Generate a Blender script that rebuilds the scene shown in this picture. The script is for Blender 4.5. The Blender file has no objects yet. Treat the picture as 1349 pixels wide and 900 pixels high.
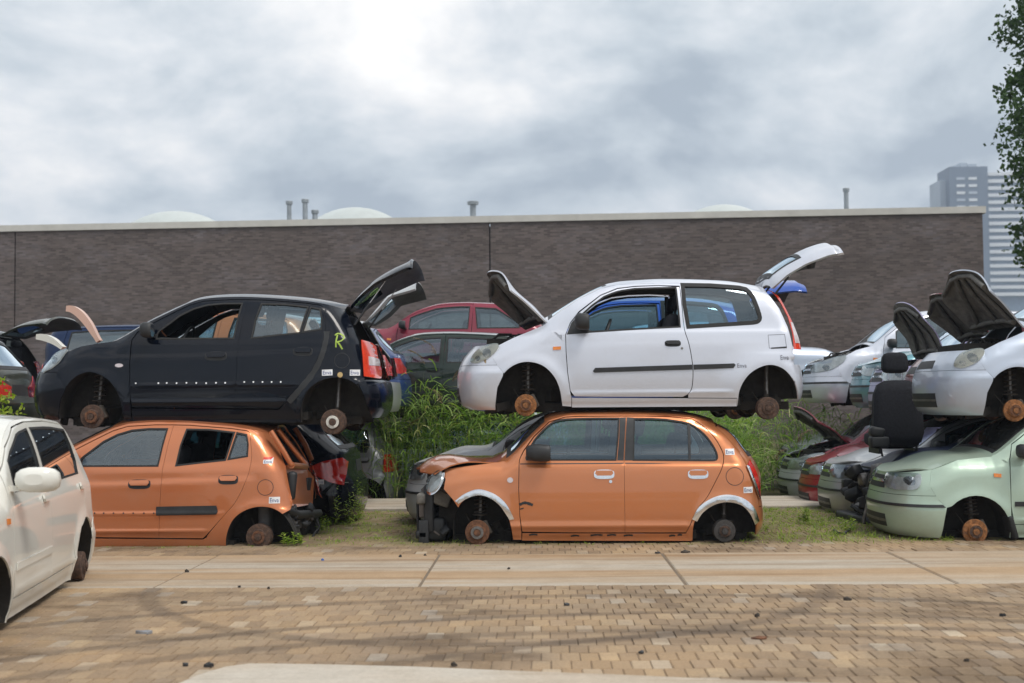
import bpy, math, random
import numpy as np
from mathutils import Vector, Matrix, Euler
from mathutils.geometry import delaunay_2d_cdt

random.seed(7)
rng = np.random.default_rng(11)
R = math.radians
sc = bpy.context.scene
col = sc.collection

# ------------------------------------------------------------------ camera
F_PX, CX, CY, CAM_H = 1700.0, 674.5, 450.0, 1.404      # photograph is 1349 x 900
VPX, VPY, ROLL = 711.0, 524.0, 0.0085
_Yc = Vector((VPX - CX, -(VPY - CY), -F_PX)).normalized()
_Xc = Vector((1.0, ROLL, 0.0)); _Xc = (_Xc - _Xc.dot(_Yc) * _Yc).normalized()
_Zc = _Xc.cross(_Yc)
W2C = Matrix((( _Xc.x, _Yc.x, _Zc.x), (_Xc.y, _Yc.y, _Zc.y), (_Xc.z, _Yc.z, _Zc.z)))
C2W = W2C.transposed()
cam_data = bpy.data.cameras.new('camera')
cam = bpy.data.objects.new('camera', cam_data); col.objects.link(cam)
cam_data.sensor_width = 36.0
cam_data.lens = 36.0 * F_PX / 1349.0
cam_data.clip_start = 0.1; cam_data.clip_end = 6000
cam_data.dof.use_dof = True; cam_data.dof.focus_distance = 12.6; cam_data.dof.aperture_fstop = 2.4
cam.matrix_world = Matrix.Translation((0, 0, CAM_H)) @ C2W.to_4x4()
sc.camera = cam

def unproj(px, py, Y):
    d = C2W @ Vector((px - CX, -(py - CY), -F_PX))
    k = Y / d.y
    return d.x * k, CAM_H + d.z * k        # world X and Z at depth Y

# ------------------------------------------------------------------ world, sun, exposure
SUN_EL, SUN_AZ = R(60), R(132)             # azimuth: from +Y clockwise (towards +X)
def build_world():
    w = bpy.data.worlds.new('World'); sc.world = w; w.use_nodes = True
    nt = w.node_tree; nt.nodes.clear(); n = nt.nodes.new; L = nt.links.new
    out = n('ShaderNodeOutputWorld'); bg = n('ShaderNodeBackground')
    sky = n('ShaderNodeTexSky'); sky.sky_type = 'NISHITA'; sky.sun_disc = False
    sky.sun_elevation = SUN_EL; sky.sun_rotation = SUN_AZ; sky.air_density = 1.0; sky.dust_density = 2.0
    tc = n('ShaderNodeTexCoord'); sep = n('ShaderNodeSeparateXYZ'); L(tc.outputs['Generated'], sep.inputs[0])
    # flat cloud layer seen in perspective: direction / (height + c)
    ad = n('ShaderNodeMath'); ad.operation = 'MAXIMUM'; L(sep.outputs['Z'], ad.inputs[0]); ad.inputs[1].default_value = 0.0
    ad2 = n('ShaderNodeMath'); ad2.operation = 'ADD'; L(ad.outputs[0], ad2.inputs[0]); ad2.inputs[1].default_value = 0.46
    dx = n('ShaderNodeMath'); dx.operation = 'DIVIDE'; L(sep.outputs['X'], dx.inputs[0]); L(ad2.outputs[0], dx.inputs[1])
    dy = n('ShaderNodeMath'); dy.operation = 'DIVIDE'; L(sep.outputs['Y'], dy.inputs[0]); L(ad2.outputs[0], dy.inputs[1])
    cmb = n('ShaderNodeCombineXYZ'); L(dx.outputs[0], cmb.inputs[0]); L(dy.outputs[0], cmb.inputs[1])
    mp = n('ShaderNodeMapping'); L(cmb.outputs[0], mp.inputs[0]); mp.inputs['Location'].default_value = CLOUD_OFF
    def noise(scale, det, rough, dist=0.0, lac=2.1):
        t = n('ShaderNodeTexNoise'); t.noise_dimensions = '2D' if False else '3D'
        t.inputs['Scale'].default_value = scale; t.inputs['Detail'].default_value = det
        t.inputs['Roughness'].default_value = rough; t.inputs['Distortion'].default_value = dist
        L(mp.outputs[0], t.inputs['Vector']); return t
    big = noise(2.0, 10, 0.55, 0.3)       # cloud cover
    shade = noise(3.4, 11, 0.56, 0.2)      # thick grey undersides against bright parts
    r1 = n('ShaderNodeValToRGB'); L(big.outputs['Fac'], r1.inputs[0])
    r1.color_ramp.elements[0].position = 0.16; r1.color_ramp.elements[0].color = (0, 0, 0, 1)
    r1.color_ramp.elements[1].position = 0.38; r1.color_ramp.elements[1].color = (1, 1, 1, 1)
    r2 = n('ShaderNodeValToRGB'); L(shade.outputs['Fac'], r2.inputs[0])
    e = r2.color_ramp.elements
    e[0].position = 0.35; e[0].color = (0.29, 0.335, 0.385, 1)
    e[1].position = 0.66; e[1].color = (0.80, 0.79, 0.775, 1)
    e.new(0.44).color = (0.42, 0.465, 0.505, 1); e.new(0.52).color = (0.56, 0.585, 0.61, 1); e.new(0.59).color = (0.69, 0.69, 0.69, 1)
    # thin pale veil close to the horizon (all round)
    hz = n('ShaderNodeMapRange'); L(sep.outputs['Z'], hz.inputs[0]); hz.inputs[1].default_value = 0.02; hz.inputs[2].default_value = 0.17
    hz.inputs[3].default_value = 0.75; hz.inputs[4].default_value = 0.0; hz.interpolation_type = 'SMOOTHSTEP'
    mveil = n('ShaderNodeMix'); mveil.data_type = 'RGBA'; L(hz.outputs[0], mveil.inputs[0]); L(r2.outputs[0], mveil.inputs[6]); mveil.inputs[7].default_value = (0.50, 0.555, 0.59, 1)
    sk = n('ShaderNodeMix'); sk.data_type = 'RGBA'; sk.blend_type = 'MULTIPLY'; sk.inputs[0].default_value = 1.0
    L(sky.outputs[0], sk.inputs[6]); sk.inputs[7].default_value = (0.06, 0.06, 0.06, 1)
    mx = n('ShaderNodeMix'); mx.data_type = 'RGBA'; L(r1.outputs[0], mx.inputs[0]); L(sk.outputs[2], mx.inputs[6]); L(mveil.outputs[2], mx.inputs[7])
    L(mx.outputs[2], bg.inputs[0]); bg.inputs[1].default_value = 1.0
    L(bg.outputs[0], out.inputs[0])
CLOUD_OFF = (3.3, 1.7, 0.4)
build_world()
sun_d = bpy.data.lights.new('sun', 'SUN'); sun_d.energy = 1.5; sun_d.angle = R(22); sun_d.color = (1.0, 0.95, 0.88)
sun = bpy.data.objects.new('sun', sun_d); col.objects.link(sun)
_sd = Vector((math.sin(SUN_AZ) * math.cos(SUN_EL), math.cos(SUN_AZ) * math.cos(SUN_EL), math.sin(SUN_EL)))
sun.rotation_euler = _sd.to_track_quat('Z', 'Y').to_euler(); sun.location = (-20, -20, 40)
vs = sc.view_settings; vs.view_transform = 'Standard'; vs.look = 'None'; vs.exposure = 0.66; vs.gamma = 1.0; vs.use_curve_mapping = False
sc.cycles.use_denoising = True
sc.cycles.max_bounces = 8; sc.cycles.transparent_max_bounces = 16; sc.cycles.caustics_reflective = False; sc.cycles.caustics_refractive = False
sc.cycles.sample_clamp_indirect = 8.0

# ------------------------------------------------------------------ object helpers
def link(name, mesh, parent=None, mats=None):
    o = bpy.data.objects.new(name, mesh); col.objects.link(o)
    if parent: o.parent = parent
    if mats:
        if mesh and len(mesh.materials) < len(mats):
            for _ in range(len(mats) - len(mesh.materials)): mesh.materials.append(None)
        for i, m in enumerate(mats):
            o.material_slots[i].link = 'OBJECT'; o.material_slots[i].material = m
    return o
def tag(o, label=None, cat=None, group=None, kind=None):
    if label: o['label'] = label
    if cat: o['category'] = cat
    if group: o['group'] = group
    if kind: o['kind'] = kind
    return o
def empty(name, loc, rot=(0, 0, 0)):
    o = bpy.data.objects.new(name, None); col.objects.link(o); o.location = loc; o.rotation_euler = rot
    o.empty_display_size = 0.2
    return o

class MB:
    """collects simple shapes into one mesh"""
    def __init__(s): s.v = []; s.f = []; s.m = []; s.sm = []
    def add(s, V, Fs, mat=0, smooth=False):
        b = len(s.v); s.v.extend([tuple(map(float, p)) for p in V])
        for f in Fs: s.f.append([i + b for i in f]); s.m.append(mat); s.sm.append(smooth)
    def box(s, c, d, mat=0, rot=None, taper=1.0):
        hx, hy, hz = d[0] / 2, d[1] / 2, d[2] / 2
        P = [Vector((x * (taper if z > 0 else 1) * hx, y * (taper if z > 0 else 1) * hy, z * hz)) for z in (-1, 1) for y in (-1, 1) for x in (-1, 1)]
        if rot is not None:
            M = Euler(rot).to_matrix(); P = [M @ p for p in P]
        s.add([p + Vector(c) for p in P], [(0, 2, 3, 1), (4, 5, 7, 6), (0, 1, 5, 4), (2, 6, 7, 3), (0, 4, 6, 2), (1, 3, 7, 5)], mat)
    def bbox(s, c, d, b=0.02, mat=0, rot=None, seg=2):
        """box with rounded edges"""
        import bmesh
        bm = bmesh.new(); bmesh.ops.create_cube(bm, size=1.0)
        for v in bm.verts: v.co = Vector((v.co.x * d[0], v.co.y * d[1], v.co.z * d[2]))
        bmesh.ops.bevel(bm, geom=list(bm.edges), offset=b, segments=seg, affect='EDGES', profile=0.5)
        M = Euler(rot).to_matrix() if rot is not None else Matrix.Identity(3)
        bm.verts.index_update()
        s.add([M @ v.co + Vector(c) for v in bm.verts], [[v.index for v in f.verts] for f in bm.faces], mat, True); bm.free()
    def tube(s, pts, r, n=8, mat=0, cap=True):
        pts = [Vector(p) for p in pts]; rings = []
        rr = r if isinstance(r, (list, tuple)) else [r] * len(pts)
        prev = None
        for i, p in enumerate(pts):
            t = (pts[min(i + 1, len(pts) - 1)] - pts[max(i - 1, 0)]).normalized()
            a = Vector((0, 0, 1)) if abs(t.z) < 0.9 else Vector((1, 0, 0))
            u = t.cross(a).normalized() if prev is None else (prev - prev.dot(t) * t).normalized()
            prev = u; w = t.cross(u)
            rings.append([p + rr[i] * (math.cos(2 * math.pi * k / n) * u + math.sin(2 * math.pi * k / n) * w) for k in range(n)])
        V = [q for g in rings for q in g]; Fs = []
        for i in range(len(pts) - 1):
            for k in range(n):
                Fs.append((i * n + k, i * n + (k + 1) % n, (i + 1) * n + (k + 1) % n, (i + 1) * n + k))
        s.add(V, Fs, mat, True)
        if cap:
            s.add(rings[0][::-1], [list(range(n))], mat); s.add(rings[-1], [list(range(n))], mat)
    def lathe(s, prof, c, axis='y', n=24, mat=0):
        """prof: (radius, along) list, revolved about an axis through c"""
        V = []; Fs = []
        for (r, a) in prof:
            for k in range(n):
                t = 2 * math.pi * k / n; p, q = r * math.cos(t), r * math.sin(t)
                V.append(Vector(c) + (Vector((p, a, q)) if axis == 'y' else Vector((p, q, a)) if axis == 'z' else Vector((a, p, q))))
        for i in range(len(prof) - 1):
            for k in range(n):
                Fs.append((i * n + k, i * n + (k + 1) % n, (i + 1) * n + (k + 1) % n, (i + 1) * n + k))
        s.add(V, Fs, mat, False)
    def mesh(s, name):
        me = bpy.data.meshes.new(name); me.from_pydata(s.v, [], s.f)
        me.polygons.foreach_set('material_index', s.m); me.polygons.foreach_set('use_smooth', s.sm)
        for _ in range(max(s.m or [0]) + 1): me.materials.append(None)
        me.update(); return me
    def build(s, name, mats, parent=None):
        if not isinstance(mats, (list, tuple)): mats = [mats]
        return link(name, s.mesh(name), parent, mats)

# ------------------------------------------------------------------ materials
MATS = {}
def newmat(name):
    m = bpy.data.materials.new(name); m.use_nodes = True; nt = m.node_tree; nt.nodes.clear()
    out = nt.nodes.new('ShaderNodeOutputMaterial'); return m, nt, nt.nodes.new, nt.links.new, out
def P(n, base=None, rough=0.5, metal=0.0, coat=0.0, spec=0.5):
    b = n('ShaderNodeBsdfPrincipled')
    if base: b.inputs['Base Color'].default_value = (*base, 1)
    b.inputs['Roughness'].default_value = rough; b.inputs['Metallic'].default_value = metal
    b.inputs['Coat Weight'].default_value = coat; b.inputs['Coat Roughness'].default_value = 0.05
    b.inputs['Specular IOR Level'].default_value = spec
    return b
def tnoise(n, L, vec, scale, det=5, rough=0.6, dist=0.0):
    t = n('ShaderNodeTexNoise'); t.inputs['Scale'].default_value = scale; t.inputs['Detail'].default_value = det
    t.inputs['Roughness'].default_value = rough; t.inputs['Distortion'].default_value = dist
    if vec is not None: L(vec, t.inputs['Vector'])
    return t
def ramp(n, L, src, stops):
    r = n('ShaderNodeValToRGB'); L(src, r.inputs[0]); e = r.color_ramp.elements
    e[0].position, e[0].color = stops[0][0], (*stops[0][1], 1) if len(stops[0][1]) == 3 else stops[0][1]
    e[1].position, e[1].color = stops[-1][0], (*stops[-1][1], 1)
    for p, c in stops[1:-1]: e.new(p).color = (*c, 1)
    return r
def mixc(n, L, fac, a, b, blend='MIX'):
    m = n('ShaderNodeMix'); m.data_type = 'RGBA'; m.blend_type = blend
    for sock, v in ((m.inputs[0], fac), (m.inputs[6], a), (m.inputs[7], b)):
        if isinstance(v, (int, float)): sock.default_value = v
        elif isinstance(v, tuple): sock.default_value = (*v, 1) if len(v) == 3 else v
        else: L(v, sock)
    return m.outputs[2]
def fmath(n, L, op, a, b=None):
    m = n('ShaderNodeMath'); m.operation = op
    for i, v in enumerate((a, b)):
        if v is None: continue
        if isinstance(v, (int, float)): m.inputs[i].default_value = v
        else: L(v, m.inputs[i])
    return m.outputs[0]
def bump(n, L, h, strength, dist=0.01):
    b = n('ShaderNodeBump'); b.inputs['Strength'].default_value = strength; b.inputs['Distance'].default_value = dist
    L(h, b.inputs['Height']); return b.outputs[0]

def paint(name, base, metal=0.0, rough=0.35, dirt=0.25, coat=1.0, seed=0.0, dust=(0.30, 0.25, 0.19)):
    """car paint under clear coat, dusty low down and in patches"""
    if name in MATS: return MATS[name]
    m, nt, n, L, out = newmat(name); b = P(n, base, rough, metal, coat, 0.15)
    tc = n('ShaderNodeTexCoord'); mp = n('ShaderNodeMapping'); L(tc.outputs['Object'], mp.inputs[0]); mp.inputs['Location'].default_value = (seed, seed * 2, 0)
    v = mp.outputs[0]
    n1 = tnoise(n, L, v, 2.2, 8, 0.65, 0.4); n2 = tnoise(n, L, v, 28, 4, 0.7)
    sep = n('ShaderNodeSeparateXYZ'); L(tc.outputs['Object'], sep.inputs[0])
    low = n('ShaderNodeMapRange'); L(sep.outputs['Z'], low.inputs[0]); low.inputs[1].default_value = 0.0; low.inputs[2].default_value = 0.34; low.inputs[3].default_value = 0.30; low.inputs[4].default_value = 0.0
    a = fmath(n, L, 'ADD', n1.outputs['Fac'], low.outputs[0])
    a = fmath(n, L, 'ADD', a, fmath(n, L, 'MULTIPLY', fmath(n, L, 'SUBTRACT', n2.outputs['Fac'], 0.5), 0.35))
    mr = n('ShaderNodeMapRange'); L(a, mr.inputs[0]); mr.inputs[1].default_value = 0.46; mr.inputs[2].default_value = 0.95; mr.inputs[3].default_value = 0.0; mr.inputs[4].default_value = dirt * 1.6
    n4 = tnoise(n, L, v, 110, 2, 0.5)
    sp = n('ShaderNodeMapRange'); L(n4.outputs['Fac'], sp.inputs[0]); sp.inputs[1].default_value = 0.70; sp.inputs[2].default_value = 0.78; sp.inputs[3].default_value = 0.0; sp.inputs[4].default_value = min(0.4, dirt)
    fac = fmath(n, L, 'MINIMUM', fmath(n, L, 'ADD', mr.outputs[0], sp.outputs[0]), 0.85)
    c = mixc(n, L, fac, base, dust); L(c, b.inputs['Base Color'])
    rg = n('ShaderNodeMapRange'); L(fac, rg.inputs[0]); rg.inputs[1].default_value = 0; rg.inputs[2].default_value = 0.6; rg.inputs[3].default_value = rough; rg.inputs[4].default_value = 0.75
    L(rg.outputs[0], b.inputs['Roughness'])
    cw = n('ShaderNodeMapRange'); L(fac, cw.inputs[0]); cw.inputs[1].default_value = 0; cw.inputs[2].default_value = 0.5; cw.inputs[3].default_value = coat; cw.inputs[4].default_value = 0.1
    L(cw.outputs[0], b.inputs['Coat Weight'])
    cr = n('ShaderNodeMapRange'); L(n1.outputs['Fac'], cr.inputs[0]); cr.inputs[1].default_value = 0.3; cr.inputs[2].default_value = 0.7; cr.inputs[3].default_value = 0.015; cr.inputs[4].default_value = 0.08
    L(cr.outputs[0], b.inputs['Coat Roughness'])
    n3 = tnoise(n, L, v, 5, 2, 0.5); L(bump(n, L, n3.outputs['Fac'], 0.06, 0.02), b.inputs['Normal'])
    L(b.outputs[0], out.inputs[0]); MATS[name] = m; return m

def plain(name, base, rough=0.6, metal=0.0, var=0.25, scale=14.0, coat=0.0, bumps=0.0, spec=0.5):
    if name in MATS: return MATS[name]
    m, nt, n, L, out = newmat(name); b = P(n, base, rough, metal, coat, spec)
    tc = n('ShaderNodeTexCoord'); t = tnoise(n, L, tc.outputs['Object'], scale, 6, 0.65)
    lo = tuple(x * (1 - var) for x in base); hi = tuple(min(1, x * (1 + var)) for x in base)
    r = ramp(n, L, t.outputs['Fac'], [(0.3, lo), (0.7, hi)]); L(r.outputs[0], b.inputs['Base Color'])
    if bumps: L(bump(n, L, t.outputs['Fac'], bumps, 0.01), b.inputs['Normal'])
    L(b.outputs[0], out.inputs[0]); MATS[name] = m; return m

def glass(name, tint=(0.62, 0.74, 0.74), dust=0.06, refl=1.0):
    if name in MATS: return MATS[name]
    m, nt, n, L, out = newmat(name)
    tr = n('ShaderNodeBsdfTransparent'); tr.inputs[0].default_value = (*tint, 1)
    gl = n('ShaderNodeBsdfGlossy'); gl.inputs['Roughness'].default_value = 0.015; gl.inputs[0].default_value = (0.80, 0.92, 1, 1)
    fr = n('ShaderNodeFresnel'); fr.inputs[0].default_value = 1.52
    f2 = fmath(n, L, 'MINIMUM', fmath(n, L, 'MULTIPLY', fr.outputs[0], 2.0 * refl), 1.0)
    mx = n('ShaderNodeMixShader'); L(f2, mx.inputs[0]); L(tr.outputs[0], mx.inputs[1]); L(gl.outputs[0], mx.inputs[2])
    df = n('ShaderNodeBsdfDiffuse'); df.inputs[0].default_value = (0.42, 0.42, 0.39, 1)
    tc = n('ShaderNodeTexCoord'); t = tnoise(n, L, tc.outputs['Object'], 3.0, 7, 0.7)
    mr = n('ShaderNodeMapRange'); L(t.outputs['Fac'], mr.inputs[0]); mr.inputs[1].default_value = 0.35; mr.inputs[2].default_value = 0.75; mr.inputs[3].default_value = 0.0; mr.inputs[4].default_value = dust * 2
    m2 = n('ShaderNodeMixShader'); L(mr.outputs[0], m2.inputs[0]); L(mx.outputs[0], m2.inputs[1]); L(df.outputs[0], m2.inputs[2])
    L(m2.outputs[0], out.inputs[0]); MATS[name] = m; return m

def rust(name, c1=(0.15, 0.068, 0.035), c2=(0.07, 0.04, 0.03), scale=30):
    if name in MATS: return MATS[name]
    m, nt, n, L, out = newmat(name); b = P(n, c1, 0.8, 0.15)
    tc = n('ShaderNodeTexCoord'); t = tnoise(n, L, tc.outputs['Object'], scale, 7, 0.7)
    r = ramp(n, L, t.outputs['Fac'], [(0.32, c2), (0.5, c1), (0.68, tuple(min(1, x * 1.7) for x in c1))]); L(r.outputs[0], b.inputs['Base Color'])
    L(bump(n, L, t.outputs['Fac'], 0.4, 0.01), b.inputs['Normal'])
    L(b.outputs[0], out.inputs[0]); MATS[name] = m; return m

M_TRIM = plain('black_plastic', (0.022, 0.023, 0.025), 0.55, 0, 0.3, 9)
M_INNER = plain('inner_trim', (0.085, 0.085, 0.09), 0.8, 0, 0.3, 6)
M_INNERB = plain('inner_trim_grey', (0.22, 0.22, 0.22), 0.85, 0, 0.2, 6)
M_GRIME = plain('underbody_grime', (0.022, 0.019, 0.016), 0.85, 0, 0.55, 11, bumps=0.5)
M_METAL = plain('dull_metal', (0.22, 0.21, 0.20), 0.5, 0.8, 0.35, 18)
M_CHROME = plain('chrome', (0.75, 0.76, 0.78), 0.12, 1.0, 0.08, 12)
M_RUST = rust('rusty_iron'); M_RUST2 = rust('bright_rust', (0.27, 0.115, 0.04), (0.10, 0.05, 0.03)); M_RUST3 = rust('dark_rust', (0.085, 0.05, 0.035), (0.03, 0.024, 0.022))
M_GLASS = glass('side_glass', (0.62, 0.83, 0.90), 0.015, 1.7)
M_WIND = glass('windshield_glass', (0.68, 0.80, 0.78), 0.06, 1.8)
M_LENS = glass('clear_lens', (0.95, 0.96, 0.95), 0.05, 1.2)
M_RUBBER = plain('rubber', (0.018, 0.018, 0.018), 0.75, 0, 0.25, 12)
M_SEAT = plain('seat_fabric', (0.012, 0.013, 0.018), 0.95, 0, 0.35, 45, bumps=0.3)
M_SEATG = plain('seat_fabric_grey', (0.075, 0.08, 0.09), 0.95, 0, 0.3, 40, bumps=0.3)
M_REFL = plain('lamp_reflector', (0.86, 0.86, 0.83), 0.38, 0.35, 0.3, 9)
M_LENSY = glass('yellowed_lens', (0.93, 0.90, 0.80), 0.16, 1.0)
M_AMBER = plain('amber_lens', (0.75, 0.22, 0.02), 0.18, 0, 0.15, 30, coat=1.0)
M_RED = plain('red_lens', (0.52, 0.022, 0.015), 0.16, 0, 0.25, 22, coat=1.0)
M_REDO = plain('orange_red_lens', (0.72, 0.06, 0.025), 0.16, 0, 0.18, 22, coat=1.0)
M_WLENS = plain('white_lens', (0.62, 0.56, 0.58), 0.18, 0, 0.15, 26, coat=1.0)
M_PAPER = plain('sticker_white', (0.78, 0.79, 0.80), 0.6, 0, 0.06, 10)
M_INK = plain('sticker_ink', (0.03, 0.06, 0.22), 0.6, 0, 0.05, 10)
M_LIME = plain('lime_paint_marker', (0.33, 0.46, 0.06), 0.55, 0, 0.25, 60)
# ------------------------------------------------------------------ car bodies
# local axes of a car: x from nose (0) to tail, y across (near side negative), z up from the sill bottom
def smooth(pts, k=6, closed=False):
    """Catmull-Rom through the points"""
    p = [np.array(q, float) for q in pts]
    if closed: p = [p[-1]] + p + [p[0], p[1]]
    else: p = [2 * p[0] - p[1]] + p + [2 * p[-1] - p[-2]]
    out = []
    for i in range(1, len(p) - 2):
        for j in range(k):
            t = j / k; a, b, c, d = p[i - 1], p[i], p[i + 1], p[i + 2]
            out.append(0.5 * (2 * b + (c - a) * t + (2 * a - 5 * b + 4 * c - d) * t * t + (3 * b - a - 3 * c + d) * t ** 3))
    if not closed: out.append(p[-2])
    return [tuple(q) for q in out]
def arc(cx, cz, rx, rz, a0, a1, n=14):
    return [(cx + rx * math.cos(R(a0 + (a1 - a0) * i / n)), cz + rz * math.sin(R(a0 + (a1 - a0) * i / n))) for i in range(n + 1)]
def inside(P2, poly):
    x, y = P2[:, 0], P2[:, 1]; r = np.zeros(len(P2), bool); m = len(poly)
    for i in range(m):
        x1, y1 = poly[i]; x2, y2 = poly[(i + 1) % m]
        if y1 == y2: continue
        c = ((y1 > y) != (y2 > y)) & (x < (x2 - x1) * (y - y1) / (y2 - y1) + x1)
        r ^= c
    return r
def dens(poly, h, closed=True):
    out = []; m = len(poly)
    for i in range(m if closed else m - 1):
        a = np.array(poly[i], float); b = np.array(poly[(i + 1) % m], float); L_ = np.linalg.norm(b - a)
        if L_ < 1e-6: continue
        k = max(1, int(math.ceil(L_ / h)))
        for j in range(k): out.append(tuple(a + (b - a) * j / k))
    if not closed: out.append(tuple(poly[-1]))
    return out
def area2(poly):
    return 0.5 * sum(poly[i][0] * poly[(i + 1) % len(poly)][1] - poly[(i + 1) % len(poly)][0] * poly[i][1] for i in range(len(poly)))
def offset(poly, d):
    """grow (d > 0) or shrink a polygon"""
    p = [np.array(q, float) for q in poly]
    p = [q for i, q in enumerate(p) if np.linalg.norm(q - p[i - 1]) > 1e-5]
    s = 1 if area2(p) > 0 else -1; m = len(p); out = []
    for i in range(m):
        e1 = p[i] - p[i - 1]; e2 = p[(i + 1) % m] - p[i]
        n1 = np.array((e1[1], -e1[0])) / np.linalg.norm(e1); n2 = np.array((e2[1], -e2[0])) / np.linalg.norm(e2)
        b = n1 + n2; l = np.linalg.norm(b); b = b / l if l > 1e-6 else n1
        k = 1 / max(0.5, float(np.dot(b, n1)))
        out.append(tuple(p[i] + s * d * k * b))
    return out
def tri2d(outline, holes, h):
    loops = [dens(outline, h)] + [dens(q, h) for q in holes]
    V = []; E = []
    for lp in loops:
        b = len(V); V += lp; E += [(b + i, b + (i + 1) % len(lp)) for i in range(len(lp))]
    B = np.array(V); lo, hi = B.min(0), B.max(0)
    gx = np.arange(math.floor(lo[0] / h) * h + h * 0.5, hi[0], h); gy = np.arange(math.floor(lo[1] / h) * h + h * 0.5, hi[1], h)
    if len(gx) and len(gy):
        G = np.stack(np.meshgrid(gx, gy), -1).reshape(-1, 2); k = inside(G, loops[0])
        for lp in loops[1:]: k &= ~inside(G, lp)
        G = G[k]
        if len(G):
            d = np.full(len(G), 9.0)
            for i in range(0, len(B), 400): d = np.minimum(d, np.sqrt(((G[:, None, :] - B[None, i:i + 400, :]) ** 2).sum(-1)).min(1))
            G = G[d > 0.5 * h]; V += [tuple(g) for g in G]
    r = delaunay_2d_cdt([Vector(v) for v in V], E, [], 0, 1e-6)
    v2 = np.array([tuple(v) for v in r[0]]); T = np.array([f for f in r[2] if len(f) == 3])
    c = v2[T].mean(1); k = inside(c, loops[0])
    for lp in loops[1:]: k &= ~inside(c, lp)
    return v2, T[k]

def panel(outline, holes, fmap, h, center, thick=0.012, off=0.0, inner=True):
    v2, T = tri2d(outline, holes, h)
    return skin(v2, T, fmap, center, thick, off, inner)
def skin(v2, T, fmap, center, thick=0.012, off=0.0, inner=True):
    e = 0.003; u, v = v2[:, 0], v2[:, 1]
    Pm = fmap(u, v); N = np.cross(fmap(u + e, v) - fmap(u - e, v), fmap(u, v + e) - fmap(u, v - e))
    ln = np.linalg.norm(N, axis=1, keepdims=True); ln[ln < 1e-12] = 1; N = N / ln
    if (N * (Pm - np.array(center))).sum() < 0: N = -N
    fn = np.cross(Pm[T[:, 1]] - Pm[T[:, 0]], Pm[T[:, 2]] - Pm[T[:, 0]])
    flip = (fn * N[T[:, 0]]).sum() < 0
    if flip: T = T[:, ::-1]
    O = Pm + off * N
    V = [O]; NN = [N]; F = [tuple(t) for t in T]; MI = [0] * len(F); b = len(O)
    if thick > 0:
        I = O - thick * N
        cnt = {}
        for t in T:
            for i in range(3):
                a, c = int(t[i]), int(t[(i + 1) % 3]); cnt[(a, c)] = cnt.get((a, c), 0) + 1
        edges = [k for k in cnt if (k[1], k[0]) not in cnt]
        if edges:
            ea = np.array(edges); A, C = ea[:, 0], ea[:, 1]
            rn = np.cross(O[C] - O[A], N[A]); l = np.linalg.norm(rn, axis=1, keepdims=True); l[l < 1e-12] = 1; rn = rn / l
            m = len(ea); V += [O[A], O[C], I[C], I[A]]; NN += [rn] * 4
            for i in range(m): F.append((b + i, b + 3 * m + i, b + 2 * m + i, b + m + i)); MI.append(0)
            b += 4 * m
        if inner:
            V.append(I); NN.append(-N)
            F += [(b + t[2], b + t[1], b + t[0]) for t in T]; MI += [1] * len(T)
    return np.concatenate(V), np.concatenate(NN), F, MI
def mirror(d):
    V, N, F, MI = d; k = np.array((1, -1, 1.0))
    return V * k, N * k, [tuple(f[::-1]) for f in F], MI
def tomesh(name, d, pivot=None):
    V, N, F, MI = d
    if pivot is not None: V = V - np.array(pivot)
    me = bpy.data.meshes.new(name); me.from_pydata(V.tolist(), [], [list(map(int, f)) for f in F])
    me.polygons.foreach_set('material_index', MI); me.polygons.foreach_set('use_smooth', [True] * len(F))
    for _ in range(max(MI) + 1): me.materials.append(None)
    me.update(); me.normals_split_custom_set_from_vertices(N.tolist())
    return me

class Part:
    def __init__(s, name, key, mesh, mats, pivot=None, loc=None):
        s.name, s.key, s.mesh, s.mats, s.pivot, s.kids, s.loc = name, key, mesh, mats, pivot, [], loc
    def add(s, p): s.kids.append(p); return p

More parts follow.
